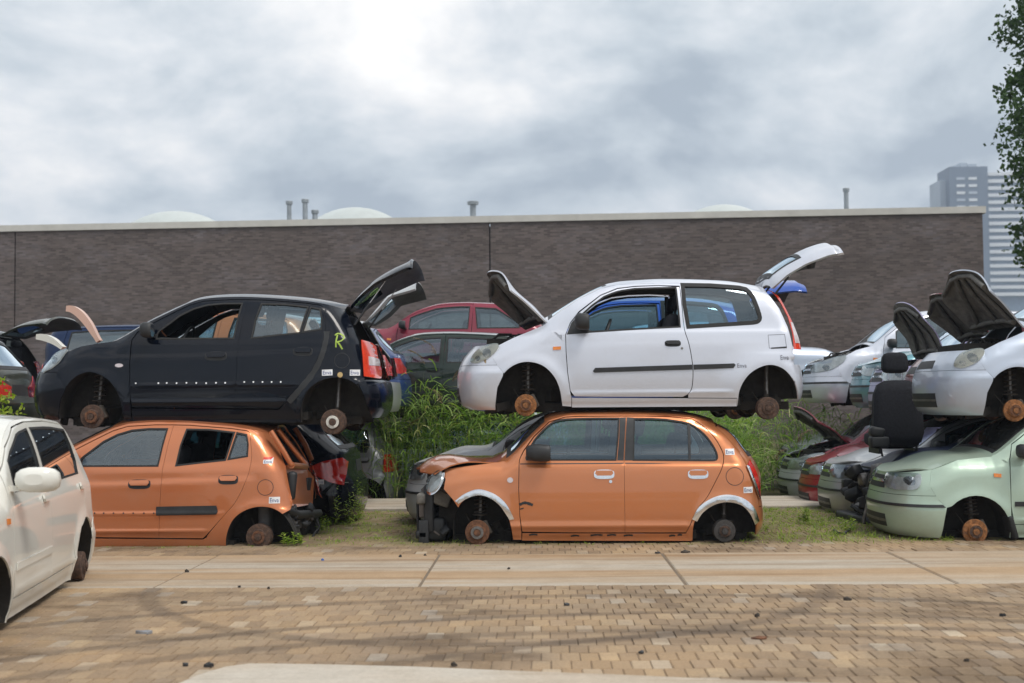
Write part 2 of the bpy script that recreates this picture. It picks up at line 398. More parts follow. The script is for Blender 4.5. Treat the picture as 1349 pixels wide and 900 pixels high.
class CarType:
    def __init__(s, **k):
        s.__dict__.update(dict(W=0.78, Lf=0.55, Lr=0.45, nf=2.5, nr=2.6, tum=0.30, creases=[], flares=[], disc=0.115, drum=0.115, grille=[], greh=0.0, roofdrop=0.05, bars=[], bands=[], qseal=0.012))
        s.__dict__.update(k)
        s.rail = smooth(s.rail, 4); s.top = smooth(s.top, 4)
        f = lambda pts, a, b: (np.array([q[a] for q in sorted(pts, key=lambda q: q[a])]), np.array([q[b] for q in sorted(pts, key=lambda q: q[a])]))
        s._xf = f(smooth(s.front, 4), 1, 0); s._xr = f(smooth(s.rear, 4), 1, 0)
        s._rail = f(s.rail, 0, 1); s._top = f(s.top, 0, 1)
        s._fs = f(s.fseam, 1, 0); s._rsb = f(s.rseamB, 1, 0); s._rsh = f(s.rseamH, 1, 0)
        zb = s.belt; w = s.W
        zt = [-0.3, 0.0, 0.06, 0.14, 0.28, 0.45, zb - 0.10, zb - 0.02, zb + 0.04, zb + 0.3, zb + 0.7]
        wt = [0.92 * w, 0.945 * w, 0.965 * w, 0.985 * w, 1.0 * w, 1.0 * w, 0.985 * w, 0.965 * w, 0.965 * w - 0.02, 0.965 * w - 0.02 - 0.26 * s.tum, 0.965 * w - 0.02 - 0.66 * s.tum - 0.06]
        q = smooth(list(zip(zt, wt)), 6); s._w = f(q, 0, 1)
        s.center = (s.L / 2, 0, 0.45)
        s.cache = {}
    xf = lambda s, z: np.interp(z, *s._xf)
    xr = lambda s, z: np.interp(z, *s._xr)
    zr = lambda s, x: np.interp(x, *s._rail)
    zt = lambda s, x: np.interp(x, *s._top)
    def base(s, x, z):
        w = np.interp(z, *s._w)
        return w * (1 - 0.035 * ((x - 0.52 * s.L) / (0.5 * s.L)) ** 2)
    def yhalf(s, x, z):
        x = np.asarray(x, float); z = np.asarray(z, float)
        w = s.base(x, z)
        sf = np.clip((s.xf(z) + s.Lf - x) / s.Lf, 0, 0.985); w = w * (1 - sf ** s.nf) ** (1 / s.nf)
        sr = np.clip((x - s.xr(z) + s.Lr) / s.Lr, 0, 0.985); w = w * (1 - sr ** s.nr) ** (1 / s.nr)
        hood = np.clip((s.xcowl + 0.25 - x) / 0.25, 0, 1)
        rr = 0.075 + 0.10 * hood; ra = 0.022 + 0.045 * hood
        d = np.clip(1 - (s.zr(x) - z) / rr, 0, 1.3); w = w - ra * d ** 2
        for (pts, amp, wid, kind) in s.creases:
            xs = np.array([p[0] for p in pts]); zs = np.array([p[1] for p in pts])
            zc = np.interp(x, xs, zs); fade = np.clip((x - xs[0]) / 0.12, 0, 1) * np.clip((xs[-1] - x) / 0.12, 0, 1)
            q = (z - zc) / wid
            w = w + fade * amp * (np.exp(-q * q) if kind == 'ridge' else -0.5 * (1 + np.tanh(q)))
        for (cx, cz, Ra, amp, wid) in s.flares:
            r = np.hypot(x - cx, z - cz); w = w + amp * np.exp(-(np.clip(r - Ra, 0, 9) / wid) ** 2) * np.clip(1 - (z - cz - 0.42) / 0.2, 0, 1)
        return w
    def side(s, x, z): return np.stack([x, -s.yhalf(x, z), z], -1)
    def _wrap(s, a, z, end, seam):
        xs = np.interp(z, *seam); n = s.nf if end == 'f' else s.nr; Lc = s.Lf if end == 'f' else s.Lr
        x0 = s.xf(z) if end == 'f' else s.xr(z); sg = 1 if end == 'f' else -1
        ds = np.maximum(sg * (xs - x0), 0.02)                          # distance nose to seam
        ss = np.clip((Lc - ds) / Lc, 0, 1); ph = np.arccos(np.clip(ss, 0, 1) ** (n / 2))
        K = 26; t = np.linspace(0, 1, K + 1)
        PH = ph[:, None] * t[None, :]; S = np.cos(PH) ** (2 / n); Y = np.sin(PH) ** (2 / n)
        X = Lc * (1 - S); X = np.concatenate([X, np.maximum(ds, X[:, -1])[:, None]], 1); Y = np.concatenate([Y, Y[:, -1:]], 1)
        wy = s.yhalf(xs, z); Y = Y / np.maximum(Y[:, -1:], 1e-6) * wy[:, None]
        seg = np.hypot(np.diff(X, axis=1), np.diff(Y, axis=1)); cum = np.concatenate([np.zeros((len(z), 1)), np.cumsum(seg, 1)], 1)
        q = np.clip(np.abs(a), 0, 1) * cum[:, -1]
        i = np.clip((cum <= q[:, None]).sum(1) - 1, 0, K); r = np.arange(len(z))
        f = (q - cum[r, i]) / np.maximum(cum[r, i + 1] - cum[r, i], 1e-9)
        xx = X[r, i] + f * (X[r, i + 1] - X[r, i]); yy = Y[r, i] + f * (Y[r, i + 1] - Y[r, i])
        return np.stack([x0 + sg * xx, np.sign(a) * yy, z], -1)
    def wf(s, a, z): return s._wrap(a, z, 'f', s._fs)
    def wrb(s, a, z): return s._wrap(a, z, 'r', s._rsb)
    def wrh(s, a, z): return s._wrap(a, z, 'r', s._rsh)
    def topf(s, x, q):
        u = q / 0.6; au = np.abs(u); zT = np.maximum(s.zt(x), s.zr(x) + 0.004); zR = s.zr(x)
        y = s.yhalf(x, zR)
        return np.stack([x, u * y, zT - (zT - zR) * au ** 2.4], -1)
    def hoodf(s, t, q):
        u = q / 0.6; au = np.minimum(np.abs(u), 1.05); xn, xs = s.front[-1][0], s.rail[0][0]
        x0 = xn + (xs - xn) * au ** 2.6; x = x0 * (1 - t) + (s.xcowl - 0.01) * t
        xr_ = np.maximum(x, xs); zR = s.zr(xr_); zT = np.maximum(s.zt(np.maximum(x, xn)), zR + 0.004 - 0.05 * (x < xs))
        y = s.yhalf(xr_, zR)
        return np.stack([x, u * y, zT - (zT - zR) * au ** 2.4], -1)

    # ---- the parts; h = mesh spacing
    def parts(s, h, far=True):
        if h in s.cache: return s.cache[h]
        g = 0.0014; c = s.center; out = []
        PT, IN = 'PAINT', M_INNER
        def both(name, key, d, mats):
            a = Part(name, key, tomesh(name, d), mats); out.append(a); r = [a]
            b = Part(name, key + '_far', tomesh(name, mirror(d)), mats); out.append(b); r.append(b)
            return r
        def sub(ps, name, key, d, mats):
            ps[0].add(Part(name, key, tomesh(name, d), mats)); ps[1].add(Part(name, key + '_far', tomesh(name, mirror(d)), mats))
        def win(ps, poly, key, glassm=M_GLASS, sw=0.009):
            sub(ps, 'window_seal', key + '_seal', panel(offset(poly, sw), [offset(poly, -0.007)], s.side, h, c, 0.012, 0.0025, False), [M_RUBBER])
            sub(ps, 'window_glass', key, panel(offset(poly, 0.002), [], s.side, h * 1.6, c, 0, -0.008), [glassm])
        # fender, sill, body side
        fe = both('fender', 'fender', panel(offset(s.fender, -g), [], s.side, h, c), [PT, IN])
        both('sill', 'sill', panel(offset(s.sill, -0.001), [], s.side, h, c), [PT, M_GRIME])
        wq = [w for w in s.qwins]
        qp = both('body_side', 'body_side', panel(offset(s.quarter, -0.0015), wq, s.side, h, c), [PT, IN])
        for i, w in enumerate(wq): win(qp, w, 'qglass%d' % i, M_GLASS, s.qseal)
        # doors
        dps = []
        for i, (nm, poly, wins) in enumerate(s.doors):
            dp = both(nm, nm, panel(offset(poly, -g), wins, s.side, h, c, 0.022), [PT, IN]); dps.append(dp)
            for j, w in enumerate(wins): win(dp, w, '%s_glass%d' % (nm, j))
            if s.handles[i]:
                hx0, hz0, hx1, hz1 = s.handles[i]; cx, cz, rx, rz = (hx0 + hx1) / 2, (hz0 + hz1) / 2, (hx1 - hx0) / 2, (hz1 - hz0) / 2
                el = [(cx + rx * 1.12 * math.copysign(abs(math.cos(t)) ** 0.6, math.cos(t)), cz + rz * 1.25 * math.copysign(abs(math.sin(t)) ** 0.6, math.sin(t))) for t in np.linspace(0, 2 * math.pi, 20)[:-1]]
                up = [(hx0, cz + rz * 0.25), (hx0 + 0.01, hz1), (hx1 - 0.01, hz1), (hx1, cz + rz * 0.25), (hx1 - 0.02, cz - rz * 0.35), (hx0 + 0.02, cz - rz * 0.35)]
                sub(dp, 'handle_recess', nm + '_recess', panel(el, [], s.side, 0.02, c, 0.004, 0.0015 if s.handle_m != 'chrome' else 0.004, False), ['RECESS'])
                sub(dp, 'door_handle', nm + '_handle', panel(up, [], s.side, 0.015, c, 0.014, 0.02, False), ['HANDLE'])
        # trim bands and dark pillars
        for nm, key, poly, mk, of in s.bands:
            tgt = [p for p in dps if p[0].key == key] or [qp if key == 'body_side' else fe]
            sub(tgt[0], nm, nm + '_' + key, panel(poly, [], s.side, h, c, 0.008, of, False), [mk])
        # mirror on the door
        if s.mirror:
            x, z, l, hh, st = s.mirror; mw = 0.085 * (1 + st); y0 = -float(s.yhalf(x + l, z)) ; mb = MB()
            V = []; nn = 14; prof = [(0.0, 0.42), (0.10, 0.80), (0.35, 1.0), (0.8, 1.0), (0.95, 0.92), (1.0, 0.80)]
            for (t, k) in prof:
                for j in range(nn):
                    th = 2 * math.pi * j / nn; cy_, cz_ = math.copysign(abs(math.cos(th)) ** 0.7, math.cos(th)), math.copysign(abs(math.sin(th)) ** 0.7, math.sin(th))
                    V.append((x + l * t, y0 - 0.04 - mw - 0.02 * t + mw * k * cy_, z + hh * 0.5 * k * cz_ + 0.01 * (1 - t)))
            Fs = [(i * nn + j, (i + 1) * nn + j, (i + 1) * nn + (j + 1) % nn, i * nn + (j + 1) % nn) for i in range(len(prof) - 1) for j in range(nn)]
            mb.add(V, Fs, 0, True); mb.add(V[:nn], [list(range(nn))], 0); mb.add(V[-nn:], [list(range(nn))[::-1]], 1)
            mb.box((x + l * 0.75, y0 - 0.03, z - hh * 0.30), (0.06, 0.09, 0.035), 0)
            me = mb.mesh('mirror'); dps[0][0].add(Part('mirror', 'mirror', me, ['MIRROR', M_CHROME]))
            mb2 = MB(); mb2.add([(a, -b, z_) for a, b, z_ in mb.v], [f[::-1] for f in mb.f], 0, True)
            dps[0][1].add(Part('mirror', 'mirror_far', mb2.mesh('mirror'), ['MIRROR']))
        # top
        xc, xh, xe = s.xcowl, s.xhead, s.rail[-1][0]
        gl = [(xc + 0.03, -0.545), (xh - 0.035, -0.53), (xh - 0.035, 0.53), (xc + 0.03, 0.545)]
        wsf = Part('windshield_frame', 'wsframe', tomesh('windshield_frame', panel([(xc - 0.02, -0.6), (xh, -0.6), (xh, 0.6), (xc - 0.02, 0.6)], [gl], s.topf, h * 1.6, c)), [PT, IN]); out.append(wsf)
        wsf.add(Part('windshield', 'windshield', tomesh('windshield', panel(offset(gl, 0.004), [], s.topf, h * 2, c, 0, -0.005)), [M_WIND]))
        wsf.add(Part('windshield_border', 'wsborder', tomesh('windshield_border', panel(offset(gl, 0.004), [offset(gl, -0.04)], s.topf, h * 1.6, c, 0, -0.003)), [M_TRIM]))
        out.append(Part('roof', 'roof', tomesh('roof', panel([(xh, -0.6), (xe, -0.6), (xe, 0.6), (xh, 0.6)], [], s.topf, h * 1.8, c, 0.02)), [PT, M_INNERB]))
        hd = panel([(0.0, -0.597), (1.0, -0.597), (1.0, 0.597), (0.0, 0.597)], [], s.hoodf, max(h * 2, 0.05), c, 0.015)
        pv = (xc - 0.03, 0, float(s.zt(xc)) - 0.03)
        hp = Part('hood', 'hood', tomesh('hood', hd, pv), [PT, M_GRIMEL], pv); out.append(hp)
        # pressed frame under the hood
        mb = MB()
        for t in (-0.42, 0.0, 0.42):
            pts = [tuple(s.hoodf(np.array([q]), np.array([t * (1 - 0.75 * (1 - q))]))[0] - np.array(pv) - np.array((0, 0, 0.045))) for q in (0.12, 0.35, 0.6, 0.9)]
            mb.tube(pts, 0.026, 6)
        for q in (0.10, 0.88):
            mb.tube([tuple(s.hoodf(np.array([q]), np.array([t]))[0] - np.array(pv) - np.array((0, 0, 0.045))) for t in (-0.5, -0.25, 0, 0.25, 0.5)], 0.028, 6)
        hp.add(Part('hood_frame', 'hood_frame', mb.mesh('hood_frame'), [M_GRIMEL2]))
        # front end
        zb = s.zbump; zn = s.front[-1][1]; zrs = s.rail[0][1]
        ztop = lambda a: zn - (zn - zrs) * abs(a) ** 2.4
        A = np.linspace(-1, 1, 21)
        zlo = s.front[0][1]
        lowf = lambda a: s.zlowf + 0.0 * a
        fb = Part('front_bumper', 'front_bumper', tomesh('front_bumper', panel([(-1, lowf(1)), (1, lowf(1)), (1, zb), (-1, zb)], [], s.wf, h * 1.4, c)), ['BUMPF', M_GRIME]); out.append(fb)
        fp = Part('front_panel', 'front_panel', tomesh('front_panel', panel([(-1, zb + 0.004), (1, zb + 0.004)] + [(a, ztop(a)) for a in A[::-1]], [], s.wf, h * 1.4, c)), [PT, M_GRIME]); out.append(fp)
        for nm, tgt, poly, mk, of in s.grille:
            (fb if tgt == 'b' else fp).add(Part(nm, nm, tomesh(nm, panel(poly, [], s.wf, h, c, 0.006, of, False)), [mk]))
        for nm, poly, lay in s.lamps:                      # lamps: side outlines, both sides
            base = both(nm, nm, panel(poly, [], s.side, min(h, 0.02), c, 0.006, lay[0][1], False), [lay[0][0]])
            for k, (mk, of, pp) in enumerate(lay[1:]):
                sub(base, 'lens', nm + '_lens%d' % k, panel(pp or poly, [], s.side, min(h, 0.02), c, 0.012, of, False), [mk])
        # rear end
        zrb = s.zrbump; xe_, ze_t = s.rear[-1]; ze_s = s.rail[-1][1]
        zt2 = lambda a: ze_t - (ze_t - ze_s) * abs(a) ** 2.4
        rb = Part('rear_bumper', 'rear_bumper', tomesh('rear_bumper', panel([(-1, s.zlowr), (1, s.zlowr), (1, zrb), (-1, zrb)], [], s.wrb, h * 1.4, c)), ['BUMPR', M_GRIME]); out.append(rb)
        zg = s.zrglass; gpoly = [(-0.80, zg), (0.80, zg)] + [(a, zt2(a) - 0.05) for a in np.linspace(0.74, -0.74, 9)]
        pv = (s.rail[-1][0] + 0.01, 0, ze_t - 0.02)
        hm = panel([(-0.995, zrb + 0.006), (0.995, zrb + 0.006)] + [(a * 0.995, zt2(a) - 0.002) for a in A[::-1]], [gpoly], s.wrh, h * 1.4, c, 0.03)
        ht = Part('tailgate', 'tailgate', tomesh('tailgate', hm, pv), [PT, M_INNER], pv); out.append(ht)
        ht.add(Part('rear_window', 'rear_window', tomesh('rear_window', panel(offset(gpoly, 0.004), [], s.wrh, h * 2, c, 0, -0.006), pv), [M_GLASS]))
        ht.add(Part('rear_window_seal', 'rwseal', tomesh('rear_window_seal', panel(offset(gpoly, 0.012), [offset(gpoly, -0.03)], s.wrh, h * 1.4, c, 0.004, 0.003, False), pv), [M_TRIM]))
        zp = zrb + 0.10; pl = [(-0.26, zp), (0.26, zp), (0.26, zp + 0.13), (-0.26, zp + 0.13)]
        ht.add(Part('plate_recess', 'plate', tomesh('plate_recess', panel(pl, [], s.wrh, 0.06, c, 0.004, 0.003, False), pv), [M_TRIM]))
        # wheel wells and what hangs in them
        for nm, ar, wc, rd, kind in (('front', s.farch, s.fwheel, s.disc, 'disc'), ('rear', s.rarch, s.rwheel, s.drum, 'drum')):
            ar = dens(ar, 0.04, False)
            xs = np.array([q[0] for q in ar]); zs = np.array([q[1] for q in ar]); yo = -s.yhalf(xs, zs) + 0.006; yi = np.full_like(yo, -0.42 * s.W / 0.78)
            for sg in (1, -1):
                mb = MB(); m = len(ar)
                mb.add([(xs[i], sg * yo[i], zs[i] + 0.002) for i in range(m)] + [(xs[i], sg * yi[i], zs[i] + 0.01) for i in range(m)], [(i, i + 1, m + i + 1, m + i) for i in range(m - 1)], 0, True)
                mb.add([(xs[i], sg * yi[i], zs[i] + 0.01) for i in range(m)], [list(range(m))], 0)
                ww = Part('wheel_well', 'well_' + nm, mb.mesh('wheel_well'), [M_GRIME]); out.append(ww)
                xw, zw = wc; yw = sg * (-s.W + 0.055)
                # strut, arm, drive shaft
                mb = MB(); yt = sg * -(0.45 * s.W / 0.78)
                ztp = float(np.max(zs)) + 0.01
                mb.tube([(xw + 0.01, yw + sg * 0.13, zw - 0.02), (xw + 0.03, yt - sg * 0.06, ztp)], [0.028, 0.022], 8)
                mb.tube([(xw + 0.02, yw + sg * 0.145, zw + 0.14), (xw + 0.03, yt - sg * 0.065, ztp)], [0.018, 0.018], 8, 1)
                if kind == 'disc':
                    cp = []
                    for k in range(46):
                        t = k / 45; cp.append((xw + 0.02 + 0.055 * math.cos(t * 33), yw + sg * (0.15 + 0.02 * t) + 0.055 * math.sin(t * 33), zw + 0.16 + t * max(0.08, ztp - zw - 0.17)))
                    mb.tube(cp, 0.007, 5, 0)
                    mb.lathe([(0.0, 0), (0.07, 0), (0.075, 0.012), (0.0, 0.02)], (xw + 0.02, yw + sg * 0.15, zw + 0.15), 'z', 14)
                mb.tube([(xw, yw + sg * 0.08, zw - 0.06), (xw + 0.16, sg * -0.36, zw - 0.01)], 0.022, 6)
                mb.tube([(xw, yw + sg * 0.08, zw - 0.06), (xw - 0.10, sg * -0.36, zw - 0.01)], 0.018, 6)
                mb.tube([(xw, yw + sg * 0.03, zw), (xw + 0.02, sg * -0.30, zw + 0.04)], 0.02, 8)
                mb.box((xw + 0.03, yw + sg * 0.10, zw + 0.01), (0.11, 0.07, 0.17), 0, (0, 0.2, 0))
                if kind == 'disc': mb.bbox((xw + rd * 0.72, yw + sg * 0.045, zw + 0.04), (0.07, 0.085, 0.14), 0.012, 0, (0, -0.45, 0))
                mb.tube([(xw - 0.12, yw + sg * 0.20, zw + 0.16), (xw - 0.06, yw + sg * 0.12, zw + 0.06), (xw - 0.02, yw + sg * 0.08, zw + 0.04)], 0.007, 5, 0)
                out.append(Part('suspension', 'susp_' + nm, mb.mesh('suspension'), [M_SUSP, M_METAL]))
                mb = MB()
                if kind == 'disc':
                    prof = [(rd, 0.012), (rd, -0.008), (rd * 0.965, -0.012), (rd * 0.62, -0.0125), (rd * 0.60, -0.035), (rd * 0.56, -0.042), (rd * 0.26, -0.043), (rd * 0.25, -0.056), (0.0, -0.058)]
                else:
                    prof = [(rd * 1.04, 0.05), (rd * 1.04, 0.03), (rd, 0.02), (rd, -0.035), (rd * 0.96, -0.045), (rd * 0.62, -0.047), (rd * 0.58, -0.053), (rd * 0.28, -0.054), (rd * 0.26, -0.075), (0.0, -0.078)]
                mb.lathe([(r, a * sg) for r, a in prof], (xw, yw, zw), 'y', 30)
                bd = Part('brake_' + kind, 'brake_' + nm + ('' if sg == 1 else '_far'), mb.mesh('brake_' + kind), ['BRAKE_' + nm]); out.append(bd)
                mb = MB()
                mb.lathe([(rd * 0.52, -0.044 * sg if kind == 'disc' else -0.055 * sg), (rd * 0.52, -0.049 * sg if kind == 'disc' else -0.06 * sg), (rd * 0.3, -0.05 * sg if kind == 'disc' else -0.061 * sg)], (xw, yw, zw), 'y', 20)
                for k in range(4):
                    t = k * math.pi / 2 + 0.5
                    mb.tube([(xw + rd * 0.41 * math.cos(t), yw - sg * 0.035, zw + rd * 0.41 * math.sin(t)), (xw + rd * 0.41 * math.cos(t), yw - sg * (0.062 if kind == 'disc' else 0.068), zw + rd * 0.41 * math.sin(t))], 0.008, 6)
                bd.add(Part('hub', 'hub_' + nm + ('' if sg == 1 else '_far'), mb.mesh('hub'), ['HUB_' + nm]))
        # underside, engine, cabin
        rs = random.Random(len(s.doors) * 7 + int(s.L * 100))
        mb = MB(); fx, rx_ = s.fwheel[0], s.rwheel[0]; zf = s.zfloor
        mb.box(((fx + rx_) / 2 + 0.05, 0, zf + 0.05), (rx_ - fx - 0.62, 2 * s.W - 0.22, 0.08))
        mb.box((fx - 0.02, 0, zf + 0.16), (0.62, 0.80, 0.14)); mb.box((rx_ + 0.02, 0, zf + 0.24), (0.60, 0.80, 0.14))
        for y in (-0.42, 0.42): mb.box(((fx + rx_) / 2, y, zf - 0.0), (rx_ - fx + 0.5, 0.08, 0.08))
        mb.tube([(fx + 0.1, 0.08, zf + 0.02), (fx + 0.9, 0.10, zf), (rx_ - 0.5, 0.16, zf), (rx_ - 0.2, 0.3, zf + 0.08), (s.L - 0.10, 0.38, zf + 0.06)], 0.03, 8)
        mb.tube([(rx_ + 0.02, -s.W + 0.15, s.rwheel[1]), (rx_ - 0.12, -0.3, s.rwheel[1] + 0.03), (rx_ - 0.12, 0.3, s.rwheel[1] + 0.03), (rx_ + 0.02, s.W - 0.15, s.rwheel[1])], 0.04, 8)
        mb.bbox((min(rx_ + 0.2, s.L - 0.30), 0.25, zf + 0.10), (0.22, 0.5, 0.14), 0.05)
        mb.box((fx + 0.12, 0, s.fwheel[1] + 0.03), (0.14, 0.9, 0.07))
        for k in range(26):
            mb.box((rs.uniform(fx - 0.4, fx + 0.3), rs.uniform(-0.5, 0.5), zf + rs.uniform(0.0, 0.14)), (rs.uniform(0.05, 0.2), rs.uniform(0.05, 0.2), rs.uniform(0.04, 0.16)), 0, (rs.uniform(-.4, .4), rs.uniform(-.4, .4), rs.uniform(-1, 1)))
        for k in range(14):
            mb.box((rs.uniform(rx_ - 0.45, rx_ + 0.2), rs.uniform(-0.5, 0.5), zf + rs.uniform(0.0, 0.12)), (rs.uniform(0.05, 0.22), rs.uniform(0.05, 0.2), rs.uniform(0.04, 0.12)), 0, (rs.uniform(-.4, .4), rs.uniform(-.4, .4), rs.uniform(-1, 1)))
        out.append(Part('floor_pan', 'floor_pan', mb.mesh('floor_pan'), [M_GRIME]))
        mb = MB(); zc_ = float(s.zr(s.xcowl)) - 0.10; xn = s.fwheel[0] - 0.45
        mb.box(((xn + s.xcowl) / 2 + 0.02, 0, (zc_ + 0.12) / 2), (s.xcowl - xn - 0.08, 0.84, zc_ - 0.18))
        for k in range(34):
            t = rs.random(); x = xn + 0.02 + t * (s.xcowl - xn - 0.1); zz = float(s.zr(max(x, s.rail[0][0]))) - 0.10
            hh = rs.uniform(0.05, 0.14)
            mb.bbox((x, rs.uniform(-0.5, 0.5), min(zz, zc_ + 0.03) - 0.02), (rs.uniform(0.07, 0.24), rs.uniform(0.07, 0.24), hh), 0.012, rs.choice((0, 0, 1, 2)), (rs.uniform(-.2, .2), rs.uniform(-.2, .2), rs.uniform(-1, 1)), 1)
        for k in range(7):
            x = xn + 0.05 + rs.random() * (s.xcowl - xn - 0.3); y = rs.uniform(-0.45, 0.3)
            mb.tube([(x, y, zc_ - 0.05), (x + 0.08, y + 0.1, zc_ + 0.02), (x + 0.2, y + 0.15, zc_ + 0.02), (x + 0.28, y + 0.1, zc_ - 0.08)], rs.uniform(0.01, 0.02), 6, rs.choice((0, 1)))
        out.append(Part('engine', 'engine', mb.mesh('engine'), [M_GRIME, M_TRIM, M_METAL]))
        zb_ = s.belt; mb = MB()
        mb.bbox((s.xcowl + 0.22, 0, zb_ - 0.13), (0.44, 2 * s.W - 0.26, 0.26), 0.06); mb.bbox((s.xcowl + 0.40, -0.34, zb_ - 0.02), (0.16, 0.34, 0.10), 0.04)
        out.append(Part('dashboard', 'dashboard', mb.mesh('dashboard'), [M_INNER]))
        mb = MB(); cxs, czs = s.xcowl + 0.60, zb_ - 0.03
        mb.tube([(cxs + 0.065 * math.sin(t) , -0.34 + 0.175 * math.cos(t), czs + 0.165 * math.sin(t)) for t in np.linspace(0, 2 * math.pi, 22)], 0.015, 6)
        mb.tube([(cxs, -0.34, czs), (cxs - 0.2, -0.34, czs - 0.06)], 0.03, 8); mb.box((cxs, -0.34, czs), (0.05, 0.30, 0.05))
        out.append(Part('steering_wheel', 'steering_wheel', mb.mesh('steering_wheel'), [M_TRIM]))
        for (x0, y, wd, fr) in ((s.xcowl + 1.12, -0.34, 0.46, 1), (s.xcowl + 1.12, 0.34, 0.46, 1), (s.xcowl + 1.98, 0.0, 1.12, 0)):
            mb = MB(); zs_ = zb_ - 0.46
            mb.bbox((x0 - 0.26, y, zs_ + 0.06), (0.54, wd, 0.16), 0.05, 0, (0, 0.10, 0))
            mb.bbox((x0 + 0.10, y, zs_ + 0.36), (0.15, wd * 0.96, 0.58), 0.06, 0, (0, 0.30, 0))
            for yy in ((y,) if fr else (-0.3, 0.3)):
                mb.bbox((x0 + 0.225, yy, zs_ + (0.78 if fr else 0.68)), (0.09, 0.26, 0.17 if fr else 0.10), 0.04, 0, (0, 0.2, 0))
                for q in (-0.06, 0.06): mb.tube([(x0 + 0.19, yy + q, zs_ + 0.62), (x0 + 0.22, yy + q, zs_ + 0.76)], 0.007, 5, 0)
            out.append(Part('seat', 'seat_front' if fr else 'seat_rear', mb.mesh('seat'), [M_SEAT]))
        s.cache[h] = out
        return out

M_BULB = plain('lamp_bowl', (0.30, 0.31, 0.33), 0.15, 0.9, 0.3, 30); M_WHUB = plain('white_hub', (0.62, 0.60, 0.55), 0.6, 0, 0.3, 40); M_TAN = plain('tan_rubber', (0.50, 0.36, 0.16), 0.7, 0, 0.2, 30); M_INKG = plain('grey_ink', (0.13, 0.13, 0.16), 0.6, 0, 0.1, 10)
M_STAIN = plain('rust_stain', (0.32, 0.24, 0.13), 0.8, 0, 0.3, 40); M_IRON = plain('grey_iron', (0.06, 0.055, 0.052), 0.7, 0.3, 0.3, 30); M_GREYP = plain('grey_panel', (0.14, 0.12, 0.11), 0.7, 0, 0.3, 12)
M_FOIL = plain('grey_foil', (0.30, 0.31, 0.33), 0.4, 0.5, 0.3, 20); M_BLUEB = plain('blue_plastic', (0.03, 0.10, 0.35), 0.5, 0, 0.1, 20)
M_GRIMEL2 = plain('hood_pressing', (0.125, 0.12, 0.11), 0.8, 0, 0.3, 12)
M_GRIMEL = plain('hood_lining', (0.15, 0.142, 0.128), 0.9, 0, 0.45, 9, bumps=0.4)
M_SUSP = rust('suspension_iron', (0.055, 0.045, 0.036), (0.022, 0.02, 0.018), 22)

def car(T, name, label, loc, body, h=0.04, yaw=0, tilt=(0, 0), skip=(), hood=0.0, hatch=0.0, mats=None, group=None, scale=(1, 1, 1), cat='car', twist=0.0):
    """one car: an empty at its sill that carries all its parts; angles in degrees"""
    root = empty(name, loc, (R(tilt[0]), R(tilt[1]), R(yaw))); root.scale = scale
    tag(root, label, cat, group)
    mm = {'PAINT': body, 'HANDLE': body, 'RECESS': M_TRIM, 'MIRROR': M_TRIM, 'BUMPF': body, 'BUMPR': body, 'BRAKE_front': M_RUST, 'BRAKE_rear': M_RUST3, 'HUB_front': M_RUST, 'HUB_rear': M_RUST2}
    mm.update(mats or {})
    made = {}
    def put(p, parent):
        if any(p.key == k or (k.endswith('*') and p.key.startswith(k[:-1])) for k in skip): return
        if p.name + '@' in mm: ms = [mm[p.name + '@']] + list(p.mats[1:])
        else: ms = p.mats
        o = link(p.name, p.mesh, parent, [mm[m] if isinstance(m, str) else m for m in ms])
        if p.pivot is not None:
            o.location = p.pivot
            if p.key == 'hood' and hood: o.rotation_euler = (0, R(hood), R(twist))
            if p.key == 'tailgate' and hatch: o.rotation_euler = (0, -R(hatch), 0)
        made.setdefault(p.key, o)
        for k in p.kids: put(k, o)
    for p in T.parts(h): put(p, root)
    root_parts[root.name] = made
    return root
root_parts = {}

